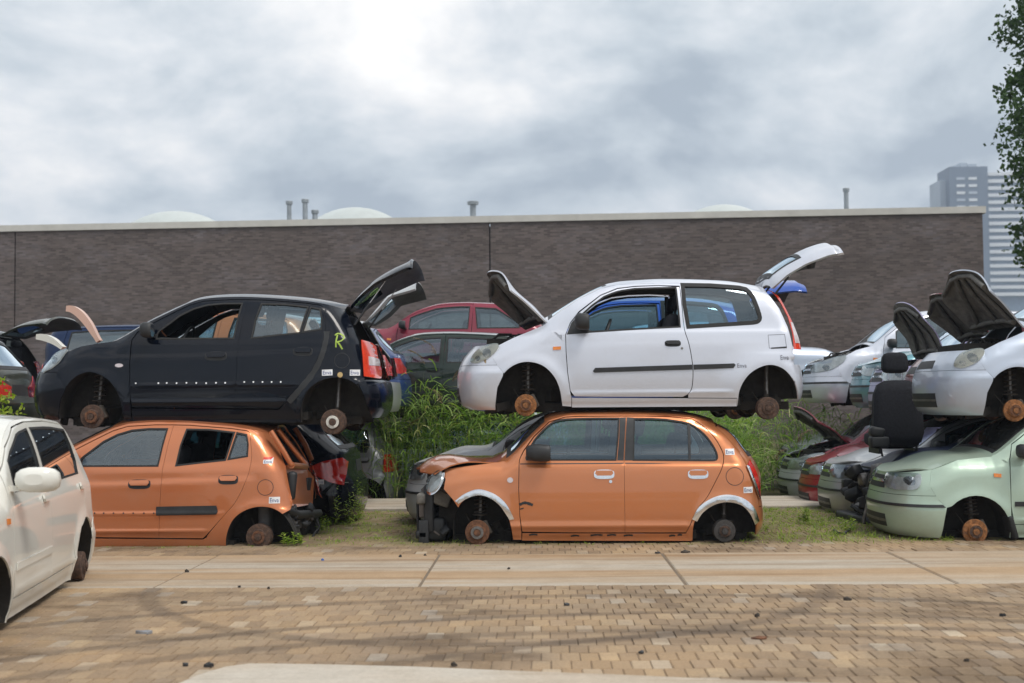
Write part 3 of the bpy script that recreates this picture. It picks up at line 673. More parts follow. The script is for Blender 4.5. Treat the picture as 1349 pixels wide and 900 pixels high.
# print and marks that follow the body surface
def text2d(body):
    cu = bpy.data.curves.new('lettering', 'FONT'); cu.body = body; cu.size = 1.0; cu.resolution_u = 3
    ob = bpy.data.objects.new('lettering', cu); col.objects.link(ob)
    dg = bpy.context.evaluated_depsgraph_get(); me = ob.evaluated_get(dg).to_mesh()
    V = np.array([tuple(v.co)[:2] for v in me.vertices]); Fs = [list(p.vertices) for p in me.polygons]
    ob.evaluated_get(dg).to_mesh_clear(); bpy.data.objects.remove(ob); bpy.data.curves.remove(cu)
    return V, Fs
_TXT = {}
def sticker(root, T, panelkey, x0, x1, z0, z1, words, paper=True, ink=None, tilt=0.0, top=None):
    par = root_parts[root.name][panelkey]; c = T.center
    cx, cz = (x0 + x1) / 2, (z0 + z1) / 2
    rot = lambda q: (cx + (q[0] - cx) * math.cos(tilt) - (q[1] - cz) * math.sin(tilt), cz + (q[0] - cx) * math.sin(tilt) + (q[1] - cz) * math.cos(tilt))
    tgt = par
    if paper:
        p = [rot(q) for q in ((x0, z0), (x1, z0), (x1, z1), (x0, z1))]
        tgt = link('sticker', tomesh('sticker', panel(p, [], T.side, 0.03, c, 0.001, 0.0022, False)), par, [M_PAPER])
        if top is not None:
            zt_ = z0 + (z1 - z0) * 0.62; p = [rot(q) for q in ((x0, zt_), (x1 - (x1 - x0) * 0.25, zt_), (x1, z1), (x0, z1))]
            link('sticker_band', tomesh('sticker_band', panel(p, [], T.side, 0.03, c, 0.001, 0.0034, False)), par, [top]); z1 = zt_
        mx, mz = (x1 - x0) * 0.10, (z1 - z0) * 0.18; x0 += mx; x1 -= mx; z0 += mz; z1 -= mz
    if words not in _TXT: _TXT[words] = text2d(words)
    V, Fs = _TXT[words]; lo, hi = V.min(0), V.max(0); q = (V - lo) / (hi - lo)
    xz = np.array([rot((x0 + a * (x1 - x0), z0 + b * (z1 - z0))) for a, b in q])
    S = T.side(xz[:, 0], xz[:, 1]); S[:, 1] -= 0.0048
    me = bpy.data.meshes.new('lettering'); me.from_pydata(S.tolist(), [], [f[::-1] for f in Fs]); me.materials.append(None)
    link('lettering', me, tgt if False else par, [ink or M_INK])
def stroke(root, T, panelkey, pts, wid, mat, name='paint_mark', off=0.003):
    """a painted line on the body side"""
    par = root_parts[root.name][panelkey]; p = [np.array(q, float) for q in smooth(pts, 5)]
    l, r = [], []
    for i, q in enumerate(p):
        t = p[min(i + 1, len(p) - 1)] - p[max(i - 1, 0)]; t = t / (np.linalg.norm(t) + 1e-9); nn = np.array((-t[1], t[0]))
        w = wid * (0.85 + 0.3 * random.random()) / 2; l.append(q + nn * w); r.append(q - nn * w)
    a = np.array(l + r); S = T.side(a[:, 0], a[:, 1]); S[:, 1] -= off; m = len(p)
    me = bpy.data.meshes.new(name); me.from_pydata(S.tolist(), [], [(i, i + 1, m + i + 1, m + i) for i in range(m - 1)]); me.materials.append(None)
    link(name, me, par, [mat])
# ------------------------------------------------------------------ car types (side outlines read from the photograph, turned into metres)
def conv(Zn, px0, off, pzx, pzy):
    X0 = unproj(px0, 540, Zn)[0] - off; Z0 = unproj(pzx, pzy, Zn)[1]
    def N(pts, d=0.0):
        one = isinstance(pts, tuple); r = []
        for (a, b) in ([pts] if one else pts):
            x, z = unproj(a, b, Zn + d); r.append((x - X0, z - Z0))
        return r[0] if one else r
    return N, X0, Z0
def circ(c, r, n=14): return [(c[0] + r * math.cos(t), c[1] + r * math.sin(t)) for t in np.linspace(0, 2 * math.pi, n + 1)[:-1]]
def rev(l): return list(l)[::-1]

# --- five-door supermini with rounded bonnet (black car on top, copper car under it)
NP, XP, ZP = conv(12.65, 118, 0.70, 250, 556)
def type_p():
    N = NP
    far = smooth(N([(74, 552), (77, 533), (84, 515), (94, 501), (106, 493), (118, 490.5), (132, 494), (145, 503), (154, 516), (159, 530), (162, 554)]), 4)
    rar = smooth(N([(395, 557), (397, 535), (404, 517), (414, 506.5), (427, 500), (441, 497.5), (456, 499.5), (469, 507), (478, 520), (484, 537), (487, 553)]), 4)
    rail = N([(84, 463), (100, 457), (124, 452), (147, 448.5), (168, 437), (190, 424), (217, 410), (243, 397), (262, 391.5), (297, 389), (343, 390), (397, 394.5), (430, 400), (447, 405)])
    top = [(0.12, 0.62), (0.22, 0.675), (0.40, 0.735), (0.65, 0.79), (0.84, 0.825)] + N([(158, 438), (188, 418.5), (216, 404), (243, 392), (262, 386.5), (297, 383.5), (343, 384), (397, 388), (430, 393), (447, 397)], 0.25)
    fs = N([(74, 552), (79, 527), (87, 510), (79, 500), (72, 489), (78, 475), (84, 463)])
    d1 = N([(171, 469), (172, 448), (178, 438), (192, 428.5), (217, 415), (243, 401.5), (262, 395.5), (297, 393.5), (322, 393.5), (317, 420), (313, 448), (311, 500), (309.5, 538), (250, 537.5), (174, 536.5), (171, 520)])
    d2 = N([(313, 448), (317, 420), (322, 393.5), (343, 394), (397, 398), (418, 401)] + smooth([(422, 403), (425, 418), (427, 434), (425, 452), (419, 470), (408, 492), (390, 513), (371, 534)], 4) + [(366, 538.5), (309.5, 538), (311, 500)])
    w1 = smooth(N([(204, 446), (206, 437), (218, 427)]), 3) + N([(233, 415), (250, 406), (268, 400.5), (290, 398.5), (314, 398.5), (310, 420), (306, 445.5)])
    w2 = N([(330, 445), (334, 420), (340, 399), (370, 399.5), (402, 403), (393, 438), (360, 441.5)])
    w3 = N([(397, 437), (406, 403.5), (418, 406), (421, 418), (421, 433)])
    Q = N([(147, 448.5), (168, 437), (190, 424), (217, 410), (243, 397), (262, 391.5), (297, 389), (343, 390), (397, 394.5), (430, 400), (447, 405), (456, 420), (469, 447), (480, 494), (478, 502)])
    ra = [q for q in rev(rar) if q[1] > N((470, 507))[1] - 0.02 or q[0] < N((440, 500))[0]]
    Q += ra + N([(389, 556), (371, 536)]) + rev(d2[6:-3])[0:0] + N(rev(smooth([(422, 403), (425, 418), (427, 434), (425, 452), (419, 470), (408, 492), (390, 513), (373, 533)], 4))) + N([(418, 400.2), (397, 397.2), (343, 393.2), (322, 392.7), (297, 392.7), (262, 394.7), (243, 400.5), (217, 414), (192, 427.5), (177, 437), (171, 448), (170, 462)]) 
    fen = [q for q in far if q[1] > N((87, 510))[1] or q[0] > N((118, 500))[0]]
    F = fen + N([(172, 555), (171.5, 537), (170.4, 500), (170.4, 462), (171.4, 448), (147, 448.5), (124, 452), (100, 457), (84, 463), (78, 475), (72, 489), (79, 500), (87, 510)])
    sill = N([(172.5, 556), (390, 557), (372, 536.5), (366, 540), (309.5, 539.5), (172.5, 538.5)])
    head = smooth(N([(50, 491), (55, 478), (64, 467), (76, 461.5), (83, 460.5), (79, 469), (73, 479), (64, 486), (56, 489)]), 3, True)
    tail = N([(471, 447), (481, 449.5), (486, 453), (491, 480), (494, 499), (477, 496), (474.5, 470)])
    return CarType(L=3.58, W=0.775, belt=N((250, 446))[1], xcowl=N((150, 446))[0], xhead=N((243, 394))[0], Lf=0.52, Lr=0.30, nf=2.7,
        rail=rail, top=top, front=[(0.12, 0.0), (0.02, 0.07), (-0.02, 0.18), (-0.03, 0.32), (-0.01, 0.44), (0.04, 0.54), (0.12, 0.62)],
        rear=[(3.50, 0.0), (3.57, 0.10), (3.59, 0.25), (3.57, 0.38), (3.53, 0.43), (3.49, 0.60), (3.42, 0.80), (3.32, 0.97), (3.22, 1.10), N((449, 398))],
        fseam=fs, rseamB=N([(487, 554), (484, 537), (478, 518), (473, 508), (472, 500)]), rseamH=N([(478, 502), (480, 494), (469, 447), (456, 420), (447, 405)]),
        farch=far, rarch=rar, fwheel=N((119, 549)), rwheel=N((438, 556)), fender=F, sill=sill, quarter=Q, qwins=[],
        doors=[('front_door', d1, [w1]), ('rear_door', d2, [w2, w3])],
        handles=[N((271, 474)) + N((297, 464)), N((387, 468)) + N((410, 458))], handle_m='body',
        bands=[], mirror=(N((187, 436))[0], N((187, 436))[1], 0.125, 0.155, 0), zbump=0.50, zlowf=0.03, zlowr=0.02, zrbump=0.40, zrglass=0.86, zfloor=0.0,
        grille=[('air_intake', 'b', [(-0.5, 0.10), (0.5, 0.10), (0.45, 0.28), (-0.45, 0.28)], M_TRIM, 0.004), ('grille', 'p', [(-0.28, 0.53), (0.28, 0.53), (0.25, 0.59), (-0.25, 0.59)], M_TRIM, 0.004)],
        lamps=[('headlight', head, [(M_REFL, 0.004), (M_BULB, 0.007, circ(N((66, 475)), 0.036)), (M_LENS, 0.018, None)]),
               ('taillight', tail, [(M_REDO, 0.012), (M_WLENS, 0.016, N([(480, 469), (488.5, 471), (490.5, 481), (481.5, 481)]))]),
               ('side_indicator', [(N((156.5, 481.5))[0] + 0.042 * math.cos(t), N((156.5, 481.5))[1] + 0.019 * math.sin(t)) for t in np.linspace(0, 6.28, 13)[:-1]], [(M_WLENS, 0.006)])],
        creases=[(N([(120, 470), (250, 468), (440, 460)]), 0.015, 0.022, 'step'), (N([(172, 507), (300, 506), (395, 505)]), 0.010, 0.016, 'ridge'), (N([(160, 530), (380, 530)]), 0.014, 0.02, 'ridge')],
        flares=[(N((118, 535))[0], N((118, 535))[1], 0.325, 0.014, 0.05), (N((441, 540))[0], N((441, 540))[1], 0.33, 0.014, 0.05)], disc=0.118, drum=0.122)

# --- retro five-door with round lamps (orange car on the ground)
NT, XT, ZT = conv(12.42, 628.5, 0.66, 800, 713)
def type_t():
    N = NT
    far = smooth(N([(597, 712), (597, 690), (602, 672), (612, 659), (629, 652), (647, 656), (661, 668), (671, 686), (676, 712)]), 5)
    rar = smooth(N([(913, 713), (914, 692), (922, 676), (936, 665.5), (957, 661), (977, 665), (990, 677), (998, 692), (1000, 707)]), 5)
    rail = N([(584, 619), (620, 614), (650, 610.5), (668, 607.5), (688, 589), (705, 571.5), (724, 554), (745, 548), (763, 546.5), (850, 546.5), (911, 550), (935, 556), (948, 563)])
    top = [(0.10, 0.62), (0.2, 0.68)] + N([(596, 610), (620, 606), (645, 604.5), (655, 602), (674, 585), (694, 565), (715, 549), (740, 541.5), (800, 539), (850, 539), (911, 543.5), (948, 553)], 0.3)
    d1 = N([(684, 612), (684.5, 606), (690, 595), (704, 576), (724, 557), (745, 550.5), (763, 549.5), (827, 549), (825, 575), (822.5, 609), (823, 660), (823.5, 702), (760, 702), (688, 701), (685, 680), (683.5, 645)])
    w1 = smooth(N([(694, 606), (694, 601), (704, 581), (722, 562), (737, 554.5), (760, 552.5)]), 3) + N([(790, 552), (816.5, 552), (815, 575), (811.5, 606.3)])
    rd = smooth([(915, 552.5), (930, 563), (943, 577), (952, 593), (954.5, 604), (951, 618), (943, 634), (931.5, 655), (918, 672), (909, 692)], 4)
    d2 = N([(822.5, 609), (825, 575), (827, 549), (850, 549), (880, 549.8)] + rd + [(904, 702), (823.5, 702), (823, 660)])
    w2 = N([(835, 606.3), (836, 575), (837.5, 552.5), (860, 552.5)]) + smooth(N([(880, 553.5), (910, 559), (929, 572), (941, 588), (946, 600), (944.5, 606), (936, 607)]), 3)
    Q = N([(668, 607.5), (688, 589), (705, 571.5), (724, 554), (745, 548), (763, 546.5), (850, 546.5), (911, 550), (935, 556), (948, 563), (962, 578), (977, 597), (985, 612), (998, 643), (1004, 660), (1003, 676), (999, 690)])
    ra = [q for q in rev(rar) if q[1] > N((998, 692))[1] or q[0] < N((950, 660))[0]]
    Q += ra + N([(911, 713), (904, 703)]) + N([(a + 0.6, b - 0.3) for a, b in rev(rd)]) + N([(880, 548.6), (850, 548.2), (827, 548.2), (763, 548.5), (745, 549.6), (723, 556), (703, 575), (689, 594.5), (684, 606), (683.4, 612)])
    fen = [q for q in far if q[1] > N((602, 672))[1] or q[0] > N((629, 660))[0]]
    F = fen + N([(687, 712), (687, 701), (684.6, 680), (683.1, 645), (683.5, 612), (683.5, 606), (668, 607.5), (650, 610.5), (620, 614), (584, 619), (586, 632), (584, 645), (597, 659)])
    sill = N([(687.5, 713), (912, 713.5), (905, 703.5), (823.5, 703.3), (688, 703)])
    ell = lambda cx, cy, a, b, th, n=22: [(cx + a * math.cos(t) * math.cos(th) - b * math.sin(t) * math.sin(th), cy + a * math.cos(t) * math.sin(th) + b * math.sin(t) * math.cos(th)) for t in np.linspace(0, 2 * math.pi, n + 1)[:-1]]
    head = N(ell(573, 636.5, 19, 9.5, -1.06))
    ring = lambda arch, w: [q for q in arch] + [q for q in rev(offset_open(arch, w))]
    tl = N([(985.5, 614), (990.5, 607.5), (996, 617), (1001, 629), (1005, 643), (1007, 654), (1004, 660), (998, 643), (992, 628)])
    ca = smooth(N([(600, 660), (612, 651), (630, 645), (649, 650), (664, 661), (673, 675), (677, 684)]), 4); cb = smooth(N([(604, 664), (615, 657), (630, 652.5), (645, 656), (658, 665.5), (667, 678), (671, 685)]), 4)
    ra_ = smooth(N([(912, 684), (921, 668), (938, 656.5), (957, 652), (977, 656), (993, 669), (1002, 688)]), 4); rb_ = smooth(N([(918, 687), (926, 675), (940, 665.5), (957, 661.5), (975, 665), (987, 676), (995, 692)]), 4)
    return CarType(L=3.47, W=0.745, belt=N((800, 609))[1], xcowl=N((662, 606))[0], xhead=N((722, 551))[0], Lf=0.50, Lr=0.32, nr=2.5,
        rail=rail, top=top, front=[(0.12, 0.0), (0.04, 0.08), (0.0, 0.2), (0.0, 0.36), (0.02, 0.48), (0.06, 0.56), (0.10, 0.62)],
        rear=[(3.42, 0.02), (3.47, 0.12), (3.47, 0.28), (3.45, 0.42)] + [(p[0] + 0.05, p[1]) for p in N([(1003, 628), (994, 607), (981, 590), (966, 571)], 0.2)] + [(N((951, 556))[0] - 0.01, N((951, 556))[1])],
        fseam=N([(597, 712), (597, 690), (603, 671), (597, 659), (584, 645), (586, 632), (584, 619)]), rseamB=N([(1000, 707), (999, 690), (1003, 676), (1003, 668)]), rseamH=N([(1003.5, 666), (1004, 660), (998, 643), (985, 612), (977, 597), (962, 578), (948, 563)]),
        farch=far, rarch=rar, fwheel=N((628.5, 702)), rwheel=N((955, 700)), fender=F, sill=sill, quarter=Q, qwins=[],
        doors=[('front_door', d1, [w1]), ('rear_door', d2, [w2])], handles=[N((784, 630)) + N((808, 620)), N((908, 630)) + N((932, 620))], handle_m='chrome',
        bands=[('pillar_trim', 'front_door', N([(818, 551), (826.3, 550.5), (824.3, 575), (822, 607), (813.5, 607), (816.8, 575)]), M_TRIM, 0.003), ('pillar_trim', 'rear_door', N([(827.6, 550.5), (836.5, 551), (835, 575), (834, 607), (823.2, 607), (825.5, 575)]), M_TRIM, 0.003),
               ('window_bar', 'rear_door', N([(908, 559), (912, 560), (911, 606.5), (908, 606.5)]), M_TRIM, 0.004),
               ('arch_trim', 'fender', ca + rev(cb), M_CHROME, 0.014), ('arch_trim', 'body_side', ra_ + rev(rb_), M_CHROME, 0.014),
               ('waist_line', 'front_door', N([(685, 611), (822, 610), (822, 611.4), (685, 612.4)]), M_TRIM, 0.001), ('waist_line', 'rear_door', N([(823.5, 610), (951, 611), (951, 612.2), (823.5, 611.4)]), M_TRIM, 0.001)],
        mirror=(N((693, 597))[0], N((693, 597))[1], 0.235, 0.165, 0), zbump=0.36, zlowf=0.06, zlowr=0.03, zrbump=0.30, zrglass=0.80, zfloor=0.0,
        grille=[], lamps=[('headlight', head, [(M_CHROME, 0.012), (M_REFL, 0.018, N(ell(573.3, 636.5, 15.5, 7.2, -1.06))), (M_LENS, 0.034, N(ell(573.3, 636.5, 15.5, 7.2, -1.06)))]),
               ('taillight', tl, [(M_RED, 0.012)]), ('taillight_trim', N([(984, 614.5), (987, 614), (999, 642), (1005.5, 659), (1003.5, 660), (995.5, 642)]), [(M_CHROME, 0.016)]),
               ('side_indicator', N(ell(672, 632.7, 4, 3.6, 0, 12)), [(M_WLENS, 0.008)])],
        creases=[(N([(640, 614), (800, 612), (980, 613)]), 0.012, 0.012, 'step'), (N([(640, 694), (800, 693), (920, 693)]), 0.014, 0.03, 'ridge')],
        flares=[(N((629, 690))[0], N((629, 690))[1], 0.29, 0.012, 0.06), (N((957, 698))[0], N((957, 698))[1], 0.29, 0.012, 0.06)], disc=0.118, drum=0.105)
def offset_open(l, w): return l

# --- three-door supermini (pale car on top)
NC, XC, ZC = conv(12.65, 692.5, 0.66, 850, 536)
def type_c():
    N = NC
    far = smooth(N([(652, 534), (655, 511), (665, 491), (680, 480), (697, 477), (715, 482), (729, 495), (737, 512), (741, 535)]), 5)
    rar = smooth(N([(972, 534), (974.5, 513), (985, 495), (1000, 484.5), (1016, 481), (1032, 486.5), (1045, 500), (1052, 514), (1055, 526)]), 5)
    rail = N([(657, 454), (677, 444), (700, 434.5), (717, 427), (740, 408.5), (763, 392.5), (792, 378), (815, 372.5), (840, 371), (873, 370), (917, 370.5), (960, 373), (992, 378), (1015, 383)])
    top = [(0.12, 0.62), (0.22, 0.70)] + N([(664, 438), (690, 426), (710, 420), (735, 404.5), (763, 387.5), (792, 373), (815, 367), (840, 364.8), (873, 363), (917, 363.5), (960, 365.5), (985, 369), (1013, 374)], 0.25)
    rd = smooth([(898, 376), (900, 405), (902, 433), (908, 455), (912.5, 485), (911.5, 510), (906, 520)], 4)
    d1 = N([(746, 462), (745.5, 441), (752, 425), (764, 410.5), (792, 388), (815, 378.5), (840, 375.5), (870, 374.5)] + rd + [(900, 523), (800, 523), (757, 522.5), (751.5, 515), (748, 490)])
    w1 = N([(775.5, 437), (768, 413), (780, 402)]) + smooth(N([(797, 389.5), (815, 382.5), (838, 378.5)]), 3) + N([(865, 377.5), (893, 377), (894.5, 400), (896.5, 430), (840, 433)])
    qw = N([(909, 428.5), (905, 400), (904, 374.5), (940, 375), (978, 378)]) + smooth(N([(986, 380), (993, 389), (1001, 414), (1000, 421), (994, 423)]), 3)
    Q = N([(717, 427), (740, 408.5), (763, 392.5), (792, 378), (815, 372.5), (840, 371), (873, 370), (917, 370.5), (960, 373), (992, 378), (1015, 383), (1030, 405), (1040, 430), (1046, 459), (1047, 478), (1050, 500)])
    ra = [q for q in rev(rar) if q[1] > N((1045, 503))[1] or q[0] < N((1016, 490))[0]]
    Q += ra + N([(971.5, 535), (971, 524.6), (907, 524.2)]) + N([(a + 0.6, b) for a, b in rev(rd)]) + N([(898, 374), (870, 373.3), (840, 374.2), (815, 377.2), (792, 386.8), (763, 409.3), (751.4, 424.4), (744.9, 441), (745.4, 462)])
    fen = [q for q in far if q[1] > N((665, 492))[1] or q[0] > N((697, 482))[0]]
    F = fen + N([(753, 536), (753, 524), (751, 515), (747.4, 490), (745.4, 462), (744.9, 441), (717, 427), (700, 434.5), (677, 444), (657, 454), (648, 470), (655, 482), (664, 492)])
    sill = N([(753.5, 537), (971, 535.5), (971, 525.2), (900, 524.8), (757, 524.2), (753.5, 524)])
    head = smooth(N([(620, 476), (625, 465.5), (636, 457), (650, 453), (657, 454.5), (655, 461), (645, 470.5), (634, 476), (626, 478.6)]), 3, True)
    tail = N([(1021, 379), (1026, 382), (1032, 391), (1038, 404), (1047, 424), (1054, 444), (1057.5, 460), (1046, 460), (1045, 438.6), (1041, 418), (1032, 398)])
    return CarType(L=3.41, W=0.74, belt=N((840, 436))[1], xcowl=N((718, 424))[0], xhead=N((805, 371))[0], Lf=0.46, Lr=0.28, nr=2.8, nf=2.7,
        rail=rail, top=top, front=[(0.10, -0.03), (0.0, 0.02), (-0.04, 0.12), (-0.05, 0.26), (-0.03, 0.40), (0.03, 0.52), (0.12, 0.62)],
        rear=[(3.40, 0.0), (3.44, 0.10), (3.45, 0.24), (3.43, 0.38), (3.41, 0.44)] + [(p[0] + 0.04, p[1]) for p in N([(1060, 470), (1057, 448), (1049, 424), (1040, 403), (1029, 386)], 0.15)] + [N((1014, 375))],
        fseam=N([(652, 536), (655, 511), (664, 492), (655, 482), (648, 470), (657, 454)]), rseamB=N([(1055, 527), (1052, 514), (1047.5, 503), (1047, 478)]), rseamH=N([(1047, 477), (1046, 459), (1040, 430), (1030, 405), (1015, 383)]),
        farch=far, rarch=rar, fwheel=N((692.5, 534)), rwheel=N((1012.5, 538)), fender=F, sill=sill, quarter=Q, qwins=[qw],
        doors=[('front_door', d1, [w1])], handles=[N((877, 456)) + N((896, 449))], handle_m='black',
        qseal=0.032, bands=[('mirror_base', 'front_door', N([(746.8, 440.5), (752.5, 425.5), (764.5, 411), (767.5, 413), (775, 438.5)]), M_TRIM, 0.003),
               ('side_moulding', 'front_door', N([(781, 489), (784, 484.8), (911.6, 480.5), (912, 487), (783, 491)]), M_TRIM, 0.010), ('side_moulding', 'body_side', N([(913.5, 480.5), (967, 479), (969, 481), (966, 485), (914, 487)]), M_TRIM, 0.010)],
        mirror=(N((757, 425))[0], N((757, 425))[1], 0.14, 0.165, 0), zbump=0.42, zlowf=-0.02, zlowr=0.06, zrbump=0.40, zrglass=0.80, zfloor=0.0,
        grille=[('air_intake', 'b', [(-0.42, 0.06), (0.42, 0.06), (0.41, 0.20), (-0.41, 0.20)], M_TRIM, 0.004), ('intake_bar', 'b', [(-0.42, 0.12), (0.42, 0.12), (0.42, 0.14), (-0.42, 0.14)], M_METAL, 0.010), ('grille', 'p', [(-0.30, 0.45), (0.30, 0.45), (0.28, 0.53), (-0.28, 0.53)], M_TRIM, 0.004)],
        lamps=[('headlight', head, [(M_REFL, 0.004), (M_BULB, 0.007, circ(N((641, 465)), 0.045)), (M_BULB, 0.007, circ(N((629, 472)), 0.026)), (M_LENSY, 0.018, None)]),
               ('taillight', tail, [(M_REDO, 0.012), (M_WLENS, 0.0165, N([(1043.5, 424), (1047, 425), (1053, 444), (1055, 452), (1048, 452)]))]),
               ('side_indicator', N([(728.5, 457), (739, 456.5), (739, 460.8), (728.5, 461.2)]), [(M_AMBER, 0.008)])],
        creases=[(N([(660, 460), (800, 452), (1040, 447)]), 0.008, 0.035, 'step'), (N([(745, 520), (970, 517)]), 0.010, 0.02, 'ridge')],
        flares=[(N((697, 520))[0], N((697, 520))[1], 0.325, 0.022, 0.07), (N((1016, 523))[0], N((1016, 523))[1], 0.32, 0.035, 0.15)], disc=0.108, drum=0.108)

# --- plain five-door hatch in metres (pale green car and several of the cars behind)
def five_door(L=3.62, W=0.80, fw=0.78, rw=3.14, Rr=0.325, zt=1.24, zb=0.74, nose=0.60, cowl=(0.98, 0.77), xh=1.72, rearx=0.18, lamps=True, slope=1.0, doors=5, zbump=0.40, hl=None):
    far = arc(fw, 0.06, Rr, Rr + 0.02, 190, -10, 18); rar = arc(rw, 0.06, Rr, Rr + 0.02, 190, -10, 18)
    xe = L - rearx * 2.2 * slope
    A0 = (0.40, nose + 0.045)
    rail = [A0, (0.65, (nose + cowl[1]) / 2 + 0.055), cowl, (cowl[0] + (xh - cowl[0]) * 0.5, cowl[1] + (zt - 0.04 - cowl[1]) * 0.62), (xh, zt - 0.07), (xh + 0.35, zt - 0.045), (xe - 0.8, zt - 0.05), (xe - 0.25, zt - 0.085), (xe, zt - 0.12)]
    top = [(0.10, nose), (0.35, nose + 0.09), (0.65, (nose + cowl[1]) / 2 + 0.11), (cowl[0] - 0.05, cowl[1] + 0.035), (cowl[0] + 0.12, cowl[1] + 0.13), (cowl[0] + (xh - cowl[0]) * 0.5, cowl[1] + (zt - 0.02 - cowl[1]) * 0.70), (xh - 0.04, zt - 0.03), (xh + 0.35, zt), (xe - 0.8, zt - 0.005), (xe - 0.25, zt - 0.035), (xe, zt - 0.07)]
    x1 = cowl[0] + 0.14; x2 = x1 + (1.02 if doors == 5 else 1.22); zt_ = lambda x: float(np.interp(x, [p[0] for p in rail], [p[1] for p in rail])) - 0.022
    xs = [x1 + 0.05 + k * (x2 + 0.03 - x1 - 0.05) / 8 for k in range(9)]
    d1 = [(x1, zb - 0.1), (x1 + 0.01, zb)] + [(x, max(zt_(x), zb + 0.02)) for x in xs] + [(x2, zb), (x2 - 0.01, 0.13), (x1 + 0.02, 0.13), (x1 - 0.005, 0.3)]
    wx = [x1 + 0.22 + k * (x2 - 0.03 - x1 - 0.22) / 7 for k in range(8)]
    w1 = [(x1 + 0.20, zb + 0.02)] + [(x, max(zb + 0.05, zt_(x) - 0.045)) for x in wx] + [(x2 - 0.06, zb + 0.02)]
    Qtop = [p for p in smooth(rail, 4) if p[0] >= cowl[0] - 1e-6]
    xt = L - 0.20
    seamH = [(xe, rail[-1][1]), (xe + 0.10, zb + 0.18), (xt, zb), (xt + 0.02, 0.46)]
    Q = Qtop + seamH[1:]
    raF = [q for q in rev(rar) if q[1] > 0.30 or q[0] < rw]
    if doors == 5:
        x3 = rw + 0.10; xs2 = [x2 + 0.035 + k * (x3 - 0.07 - x2) / 6 for k in range(7)]
        redge = smooth([(x3 - 0.02, zt_(x3) - 0.0), (x3 + 0.03, zb + 0.12), (x3 + 0.02, zb - 0.06), (x3 - 0.10, 0.45), (rw - Rr - 0.02, 0.32), (rw - Rr - 0.03, 0.16)], 3)
        d2 = [(x2 - 0.01, 0.13), (x2, zb)] + [(x, zt_(x)) for x in xs2] + redge + [(rw - Rr - 0.06, 0.13)]
        w2 = [(x2 + 0.05, zb + 0.02)] + [(x, zt_(x) - 0.045) for x in np.linspace(x2 + 0.07, x3 - 0.09, 6)] + [(x3 - 0.04, zb + 0.12), (x3 - 0.08, zb + 0.025)]
        Q += raF + [(rw - Rr - 0.02, 0.0), (rw - Rr - 0.05, 0.125)] + [(p[0] + 0.006, p[1] + 0.004) for p in rev(redge)] + [(x, zt_(x) + 0.006) for x in rev(xs + xs2)] + [(x1 + 0.004, zb + 0.004), (x1 - 0.006, zb - 0.1)]
        ds = [('front_door', d1, [w1]), ('rear_door', d2, [w2])]; qw = []
        hs = [(x2 - 0.24, zb - 0.12, x2 - 0.06, zb - 0.05), (x3 - 0.20, zb - 0.12, x3 - 0.04, zb - 0.05)]
    else:
        Q += raF + [(rw - Rr - 0.02, 0.0), (x2 + 0.02, 0.125), (x2 + 0.006, 0.14), (x2 + 0.006, zb)] + [(x, zt_(x) + 0.006) for x in rev(xs)] + [(x1 + 0.004, zb + 0.004), (x1 - 0.006, zb - 0.1)]
        qw = [[(x2 + 0.10, zb + 0.03), (x2 + 0.07, zt_(x2 + 0.2) - 0.05), (x2 + 0.40, zt_(x2 + 0.4) - 0.06), (x2 + 0.78, zb + 0.10), (x2 + 0.78, zb + 0.03)]]
        ds = [('front_door', d1, [w1])]; hs = [(x2 - 0.24, zb - 0.12, x2 - 0.06, zb - 0.05)]
    fen = [q for q in far if q[1] > 0.30 or q[0] > fw]
    F = fen + [(x1 - 0.01, 0.0), (x1 - 0.008, 0.3), (x1 - 0.006, zb - 0.1), (x1 + 0.004, zb + 0.004), (cowl[0] + 0.02, cowl[1] + 0.02), cowl, rail[1], A0, (0.36, 0.50), (0.42, 0.38), (fw - Rr + 0.05, 0.29)]
    sill = [(x1, 0.0), (rw - Rr - 0.02, 0.0), (rw - Rr - 0.055, 0.125), (x1, 0.125)]
    head = hl or smooth([(0.10, zbump + 0.07), (0.11, nose - 0.02), (0.22, nose + 0.025), (0.38, nose + 0.035), (0.40, nose - 0.0), (0.32, zbump + 0.08), (0.18, zbump + 0.05)], 3, True)
    tail = [(xt - 0.02, zb - 0.02), (xt + 0.06, zb - 0.02), (xt + 0.12, zb - 0.16), (xt + 0.14, 0.48), (xt - 0.03, 0.48)]
